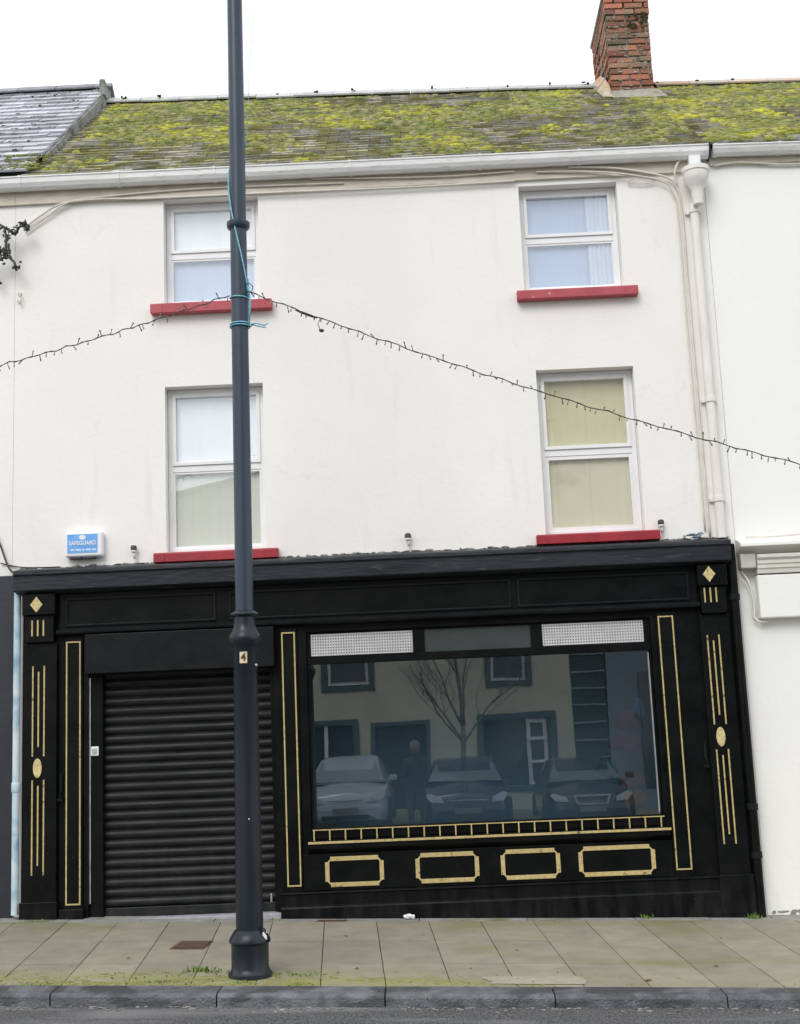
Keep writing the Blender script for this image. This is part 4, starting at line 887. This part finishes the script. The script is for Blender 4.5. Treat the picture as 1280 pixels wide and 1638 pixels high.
def weeds(name, spots, label, blades=1.0):
    mb = MB()
    for x, y, n, h, sp in spots:
        for i in range(int(n*blades)):
            bx, by = x+random.gauss(0, sp), y+random.gauss(0, sp*.5); a = random.uniform(0, 6.28); l = h*random.uniform(.4, 1.2); w = .004+.003*random.random()
            if name == 'r': pass
            lean = l*random.uniform(.2, .9); z = gz(bx, by)-.003; c, s = math.cos(a), math.sin(a)
            v = [(bx-w*s, by+w*c, z), (bx+w*s, by-w*c, z), (bx+lean*.4*c+w*.8*s, by+lean*.4*s-w*.8*c, z+l*.6), (bx+lean*.4*c-w*.8*s, by+lean*.4*s+w*.8*c, z+l*.6), (bx+lean*c, by+lean*s, z+l)]
            mb.add(v, [(0, 1, 2, 3), (3, 2, 4)])
    return tag(mb.build(name, M_grass), label, 'weeds', None, 'stuff')
weeds('weeds', [(-1.70, -2.10, 60, .04, .05), (-1.58, -2.14, 40, .025, .06), (-1.15, -2.2, 60, .02, .07), (-.98, -2.22, 50, .018, .08), (-1.33, -2.46, 25, .02, .04), (-2.7, -2.5, 40, .02, .12), (-1.95, -2.42, 30, .022, .05), (2.62, -.17, 40, .05, .04), (1.72, -.15, 30, .04, .03), (-.95, -2.52, 20, .02, .05), (-3.0, -2.3, 50, .012, .3), (1.0, -.24, 30, .012, .4), (-1.1, -.23, 30, .012, .5), (-2.0, -2.3, 40, .02, .25), (.3, -2.5, 30, .015, .4), (2.5, -2.55, 30, .02, .4), (-3.4, -.2, 30, .02, .1), (-1.36, -.2, 20, .02, .05)], 'small green weeds growing in paving joints and round the lamp post foot')
weeds2 = MB()
for i in range(900):
    x = random.gauss(-1.2, 1.0); y = kb(x)+abs(random.gauss(0, .16))+.01
    if noise.noise(Vector((x*2, y*5, 0))) < -.12: continue
    if (x-PX)**2+(y-PY)**2 < .024: continue
    r = random.uniform(.006, .02); weeds2.blob((x, y, gz(x, y)), r*1.8, r, .0035, 7, 3, .3)
tag(weeds2.build('pavement_moss', M_shell), 'flat yellow-green moss spreading on the paving beside the kerb', 'moss', None, 'stuff')

# ================================================================== ACROSS THE STREET (seen in the shop window and upper panes)
OY = -21.0
oh = empty('street_house', (-3, OY, -.1), 'cream gabled building across the street, seen reflected in the shop window', 'house', 'buildings across the street')
M_opp = mat('cream_opposite_wall', (.58, .56, .44), (.50, .49, .39), .85, 1.2, .2, 12, stain=(.42, .42, .35), sscale=.8, slo=.5, shi=.8)
M_oppf = mat('blue_grey_surround', (.075, .11, .125), (.06, .09, .10), .6, 5)
M_og = mat('dark_window_glass', (.03, .045, .055), (.04, .055, .065), .08, 3, spec=.8)
hs = [(-3.4, -1.95, .75, 2.1), (-1.42, -.16, -.1, 2.05), (1.22, 2.90, .5, 2.08), (-2.55, -1.5, 3.05, 4.3), (1.48, 2.36, 3.02, 4.3), (-2.6, -1.35, 5.6, 6.9), (1.4, 2.42, 5.6, 6.9)]
mb = wall_holes(-9, 3.44, -.6, 7.55, hs, OY, -.2)
for f_i in range(len(mb.f)): mb.f[f_i] = mb.f[f_i][::-1]
mb.add([(-9, OY, 7.55), (3.44, OY, 7.55), (3.44, OY, 9.6), (1.6, OY, 9.7), (-9, OY, 7.6)], [(4, 3, 2, 1, 0)])
mb.add([(-9, OY-8, -.6), (-9, OY, -.6), (-9, OY, 8), (-9, OY-8, 8)], [(0, 1, 2, 3)])
mb.build('wall', M_opp, oh)
MB().box(.6, 3.43, OY-8, OY-.21, 8.0, 13.1).build('wall', M_opp, oh)
rfo = MB(); rfo.add([(-9.2, OY+.15, 7.85), (1.6, OY+.15, 10.02), (1.6, OY-8, 10.02), (-9.2, OY-8, 7.85), (3.6, OY+.15, 9.9), (3.6, OY-8, 9.9), (-9.2, OY+.15, 7.75), (1.6, OY+.15, 9.92), (3.6, OY+.15, 9.8)], [(0, 1, 2, 3), (1, 4, 5, 2), (6, 7, 1, 0), (7, 8, 4, 1)])
rfo.v = [(a, b, c-.28) for a, b, c in rfo.v]
rfo.build('roof', M_cement, oh)
for (a, b, c, d) in hs:
    if c < 0:
        D = MB().box(a, b, OY-.15, OY-.10, c, d).build('door', mat('dark_green_door', (.012, .018, .02), None, .4), oh); ring(a-.1, b+.1, c-.05, d+.1, .1, OY+.03, OY+.001).build('door_frame', M_oppf, D); continue
    F = ring(a-.14, b+.14, c-.14, d+.14, .14, OY+.04, OY+.001).build('window', M_oppf, oh)
    MB().box(a, b, OY-.13, OY-.10, c, d).build('pane', M_og, F)
    s = ring(a+.02, b-.02, c+.02, d-.02, .07, OY-.09, OY-.03)
    if a > 1 and c < 1:
        s = ring(a+1.08, b-.10, c+.02, d-.02, .09, OY-.09, OY-.03); s.box(a+1.1, b-.12, OY-.09, OY-.03, 1.0, 1.07); s.box(a+1.1, b-.12, OY-.09, OY-.03, 1.55, 1.62)
    elif c < 1: s = MB().box(a+.75, a+.83, OY-.09, OY-.03, c, d); s.box(a+.83, b, OY-.09, OY-.03, 1.25, 1.32)
    s.build('frame', M_upvc, F)
nb = empty('street_house', (6.5, OY, -.2), 'grey shop building with slatted panel across the street, seen reflected at the right', 'house', 'buildings across the street')
M_gr = mat('grey_opposite_wall', (.22, .26, .31), (.18, .22, .27), .8, 1.5)
MB().box(4.30, 14, OY-8, OY+.02, -.6, 13.2).build('wall', M_gr, nb, .01)
MB().box(3.46, 4.28, OY-8, OY-.01, 4.6, 13.0).build('wall', M_gr, nb, .01)
sp_ = MB().box(3.46, 4.28, OY-8, OY-.05, -.6, 4.6).build('slatted_panel', mat('dark_louvre', (.025, .04, .04), (.035, .055, .055), .4), nb)
mb = MB()
for i in range(12): mb.box(3.47, 4.27, OY-.048, OY+.02, -.2+.42*i, -.16+.42*i)
mb.build('slats', mat('pale_slat', (.25, .30, .30), None, .5), sp_)
MB().box(5.1, 8.2, OY+.021, OY+.06, .3, 3.1).build('shop_window', M_og, nb, .01)
# bare tree
tree = empty('bare_tree', (.55, -17.2, rz(.5, -16)), 'bare winter street tree across the street, seen reflected in the middle of the shop window', 'tree')
tb = MB(); rnd = random.Random(5)
def branch(p, d, l, r, lev):
    n = 5; P = [p]; q = p.copy(); dd = d.copy()
    for i in range(n):
        dd = (dd+Vector((rnd.uniform(-.16, .16), rnd.uniform(-.16, .16), rnd.uniform(-.02, .14)))).normalized(); q = q+dd*l/n; P.append(q.copy())
    tb.tube(P, [r*(1-.5*i/n) for i in range(n+1)], 8 if lev < 2 else 5)
    if lev >= 4: return
    k = 6 if lev == 0 else (5 if lev < 3 else 4)
    for i in range(k):
        t = .45+.55*(i+1)/k if lev else .8+.2*(i+1)/k
        j = min(n, max(1, int(round(t*n)))); a = rnd.uniform(0, 6.28)
        nd = (dd+Vector((math.cos(a), math.sin(a), rnd.uniform(.0, .5)))*rnd.uniform(.7, 1.3)).normalized()
        branch(P[j], (Vector((0, 0, 1)) if (lev == 0 and i == k-1) else nd), l*rnd.uniform(.5, .75) if lev else l*(.95 if i == k-1 else .6), r*(.62 if i == k-1 else .36), lev+1)
tz = rz(.5, -16)+.1
tb.tube([(.55, -17.2, tz), (.55, -17.2, tz+.1), (.55, -17.2, tz+.2)], [.14, .10, .09], 10)
branch(Vector((.55, -17.2, tz+.1)), Vector((0, 0, 1)), 1.9, .085, 0)
tb.build('trunk', mat('hazed_tree_bark', (.17, .16, .14), (.22, .20, .18), .9, 20, .5, 40), tree, 0, True)  # bark colour lightened to stand in for haze in the reflection
# parked cars, noses to the camera
M_glassc = mat('sky_sheen_car_glass', (.14, .17, .18), (.17, .20, .21), .05, 2, spec=.9)  # base colour lightened to carry the pale sky reflection
M_tyre = mat('tyre_rubber', (.015, .015, .015), None, .8)
M_lens = mat('headlight_glass', (.36, .39, .42), (.26, .29, .32), .12, 30, spec=.8)
M_chrome = mat('chrome', (.75, .76, .78), None, .15, metal=.9)
def car(x, y, w, h, paint, label, grille='bar', long=4.3, seed=0):
    g = rz(x, y); t = empty('parked_car', (x, y, g), label, 'car', 'cars parked across the street'); hw = w/2
    # stations from nose (y) backwards: (dist, half width low, half width belt, sill z, belt z)
    S = [(0, .62, .60, .30, .52), (.08, .80, .74, .22, .64), (.35, .93, .86, .20, .74), (.9, .99, .93, .19, .86), (1.25, 1.0, .94, .19, .93), (2.2, 1.0, .95, .19, .96), (3.2, 1.0, .94, .20, .98), (3.9, .96, .90, .25, .98), (long-.05, .86, .80, .35, .92), (long, .80, .74, .45, .80)]
    mb = MB(); v = []; f = []; K = 9
    for d, wl, wb, zs, zb in S:
        for q, z in ((-wl*.96, zs), (-wl, zs+.12), (-wl, (zs+zb)/2), (-wb, zb-.04), (0, zb+.05), (wb, zb-.04), (wl, (zs+zb)/2), (wl, zs+.12), (wl*.96, zs)):
            v.append((x+q*hw, y-d, g+z))
    for i in range(len(S)-1):
        for k in range(K): f.append((i*K+k, (i+1)*K+k, (i+1)*K+(k+1) % K, i*K+(k+1) % K))
    f += [tuple(range(K)), tuple(range(len(S)*K-1, (len(S)-1)*K-1, -1))]
    body = mb.add(v, f).build('body', paint, t, 0, 'auto')
    ca = MB(); top = h; Z = [(1.05, .86, .92), (1.75, .70, top-.05), (2.2, .68, top), (3.1, .68, top-.02), (3.95, .80, .98)]
    v = []; f = []
    for d, wq, z in Z:
        wb = .92
        v += [(x-wb*hw, y-d, g+.9), (x-wq*hw, y-d, g+z-.04), (x-wq*hw*.75, y-d, g+z), (x+wq*hw*.75, y-d, g+z), (x+wq*hw, y-d, g+z-.04), (x+wb*hw, y-d, g+.9)]
    for i in range(4):
        for k in range(5): f.append((i*6+k, (i+1)*6+k, (i+1)*6+k+1, i*6+k+1))
    f += [(0, 1, 2, 3, 4, 5), tuple(range(29, 23, -1))]
    cab = ca.add(v, f).build('cabin', paint, t, 0, 'auto')
    ws = MB(); a, b = Z[0], Z[1]; o = .012
    ws.add([(x-.84*hw, y-a[0]-.02+.03, g+.935), (x+.84*hw, y-a[0]-.02+.03, g+.935), (x+.64*hw, y-b[0]+.05, g+top-.10), (x-.64*hw, y-b[0]+.05, g+top-.10), (x-.84*hw, y-a[0]-.06, g+.935), (x+.84*hw, y-a[0]-.06, g+.935), (x+.64*hw, y-b[0]-.02, g+top-.10), (x-.64*hw, y-b[0]-.02, g+top-.10)],
           [(3, 2, 1, 0), (4, 5, 6, 7), (0, 1, 5, 4), (1, 2, 6, 5), (2, 3, 7, 6), (3, 0, 4, 7)])
    ws.build('windscreen', M_glassc, t)
    for s in (-1, 1):
        q = MB(); q.add([(x+s*.52*hw, y+.02, g+.56), (x+s*.80*hw, y-.05, g+.58), (x+s*.92*hw, y-.22, g+.70), (x+s*.84*hw, y-.25, g+.745), (x+s*.56*hw, y-.04, g+.665), (x+s*.70*hw, y-.3, g+.6)],
              [(0, 1, 4), (1, 3, 4), (1, 2, 3), (0, 4, 5), (4, 3, 5), (3, 2, 5), (2, 1, 5), (1, 0, 5)]); q.build('headlight', M_lens, t)
        MB().box(x+s*hw*.98, x+s*(hw*.98+.16), y-1.35, y-1.25, g+.93, g+1.05).build('mirror', paint, t, .03)
        for d in (.78, long-.8):
            wv = []; n = 20; wm = MB(); 
            for sd_ in (0, 1):
                for i in range(n): a = 2*math.pi*i/n; wv.append((x+s*(hw*.80+.19*sd_*1), y-d+.31*math.cos(a), g+.31+.31*math.sin(a)))
            wm.add(wv, [tuple(range(n)), tuple(range(2*n-1, n-1, -1))]+[(i, (i+1) % n, n+(i+1) % n, n+i) for i in range(n)]); wm.build('wheel', M_tyre, t, .02)
    if grille == 'bar':
        MB().box(x-.42*hw, x+.42*hw, y+.005, y+.03, g+.60, g+.625).build('grille', M_chrome, t, .004)
    else:
        G = frame_poly([(x-.34*hw, g+.50), (x+.34*hw, g+.50), (x+.42*hw, g+.70), (x-.42*hw, g+.70)], [(x-.30*hw, g+.53), (x+.30*hw, g+.53), (x+.37*hw, g+.67), (x-.37*hw, g+.67)], y+.04, y-.1)
        gr_ = G.build('grille', M_chrome, t); mb2 = MB()
        for i in range(12): xx = x-.30*hw+.055*hw*i; mb2.box(xx-.004, xx+.004, y+.0, y+.02, g+.53, g+.67)
        mb2.build('grille_bars', M_chrome, gr_)
    MB().box(x-.26, x+.26, y+.02, y+.035, g+.36, g+.47).build('number_plate', mat('dark_grey_plate', (.20, .20, .19), None, .6), t, .004)  # plate in an even dark grey
    MB().box(x-.55*hw, x+.55*hw, y+.01, y+.025, g+.24, g+.33).build('air_intake', M_tyre, t, .01)
    return t
car(-1.75, -14.4, 1.72, 1.44, mat('silver_car_paint', (.42, .46, .52), (.38, .42, .48), .25, 2, coat=.5), 'silver hatchback parked across the street, leftmost car in the shop window reflection')
car(.62, -14.5, 1.78, 1.40, mat('navy_car_paint', (.012, .02, .05), (.016, .026, .06), .22, 2, coat=.6), 'dark blue hatchback parked across the street, middle car in the shop window reflection')
car(3.07, -14.8, 1.76, 1.38, mat('black_car_paint', (.012, .014, .018), (.016, .018, .022), .22, 2, coat=.6), 'black saloon with chrome framed grille parked across the street, rightmost in the reflection', 'frame')
# the photographer standing behind the camera (only seen as a faint reflection)
ps = empty('person', (-.33, -12.05, rz(0, -12)), 'person in a dark coat standing across the road, faintly reflected in the shop window', 'person')
def skin(name, pts, edges, rad, m, root=0, lv=1):
    me = bpy.data.meshes.new(name); me.from_pydata([tuple(q) for q in pts], edges, []); me.materials.append(m)
    o = bpy.data.objects.new(name, me); C.objects.link(o); attach(o, ps)
    s = o.modifiers.new('skin', 'SKIN'); s.use_smooth_shade = True
    for i, r_ in enumerate(rad): me.skin_vertices[0].data[i].radius = (r_ if isinstance(r_, tuple) else (r_, r_)); me.skin_vertices[0].data[i].use_root = (i == root)
    u = o.modifiers.new('sub', 'SUBSURF'); u.levels = lv; u.render_levels = lv; return o
bx, by, bz = -.33, -12.05, rz(0, -12)
P = [(0,0,.95),(0,0,1.15),(0,0,1.38),(0,0,1.47),(0,.01,1.55),(0,.01,1.68), (.17,0,1.38),(.22,.03,1.12),(.14,.26,1.26),(.09,.34,1.36), (-.17,0,1.38),(-.22,.03,1.12),(-.14,.26,1.26),(-.09,.34,1.36), (.09,0,.86),(.10,.02,.48),(.11,0,.09),(.12,.14,.04), (-.09,0,.86),(-.10,.02,.48),(-.11,0,.09),(-.12,.14,.04)]
P = [(bx+a, by+b, bz+c) for a, b, c in P]
Ed = [(0,1),(1,2),(2,3),(3,4),(4,5),(2,6),(6,7),(7,8),(8,9),(2,10),(10,11),(11,12),(12,13),(0,14),(14,15),(15,16),(16,17),(0,18),(18,19),(19,20),(20,21)]
rd = [.15,.14,.15,.06,.085,.075,.07,.05,.036,.03,.07,.05,.036,.03,.09,.062,.042,.035,.09,.062,.042,.035]
sk = mat('person_skin', (.20, .135, .105), (.18, .12, .09), .55, 8)
body = skin('body', P, Ed, rd, mat('dark_coat_cloth', (.02, .022, .03), (.03, .032, .04), .8, 12), 0, 2)
hd = MB(); hd.blob((bx, by+.02, bz+1.62), .078, .092, .115, 16, 10, 0); hd.blob((bx, by+.115, bz+1.61), .012, .02, .018, 8, 6, 0); hd.build('face', sk, ps, 0, True)
hr = MB(); hr.blob((bx, by-.015, bz+1.655), .092, .098, .10, 16, 10, .03); hr.build('hair', mat('grey_hair', (.16, .15, .14), None, .7), ps, 0, True)

# the ridge line sags gently towards the right: the roofs, their moss and the foot of the stack follow it
def sag(o, top=9.9):
    if o.type == 'MESH':
        n = o.data.name
        for v in o.data.vertices:
            x, y, z = v.co; t = max(0, min(1, (y-EY)/(RY-EY)))
            v.co.z = z-.021*(x+2.2)*t
    for c in o.children: sag(c)
for o in (rf, rr_, CH): sag(o)
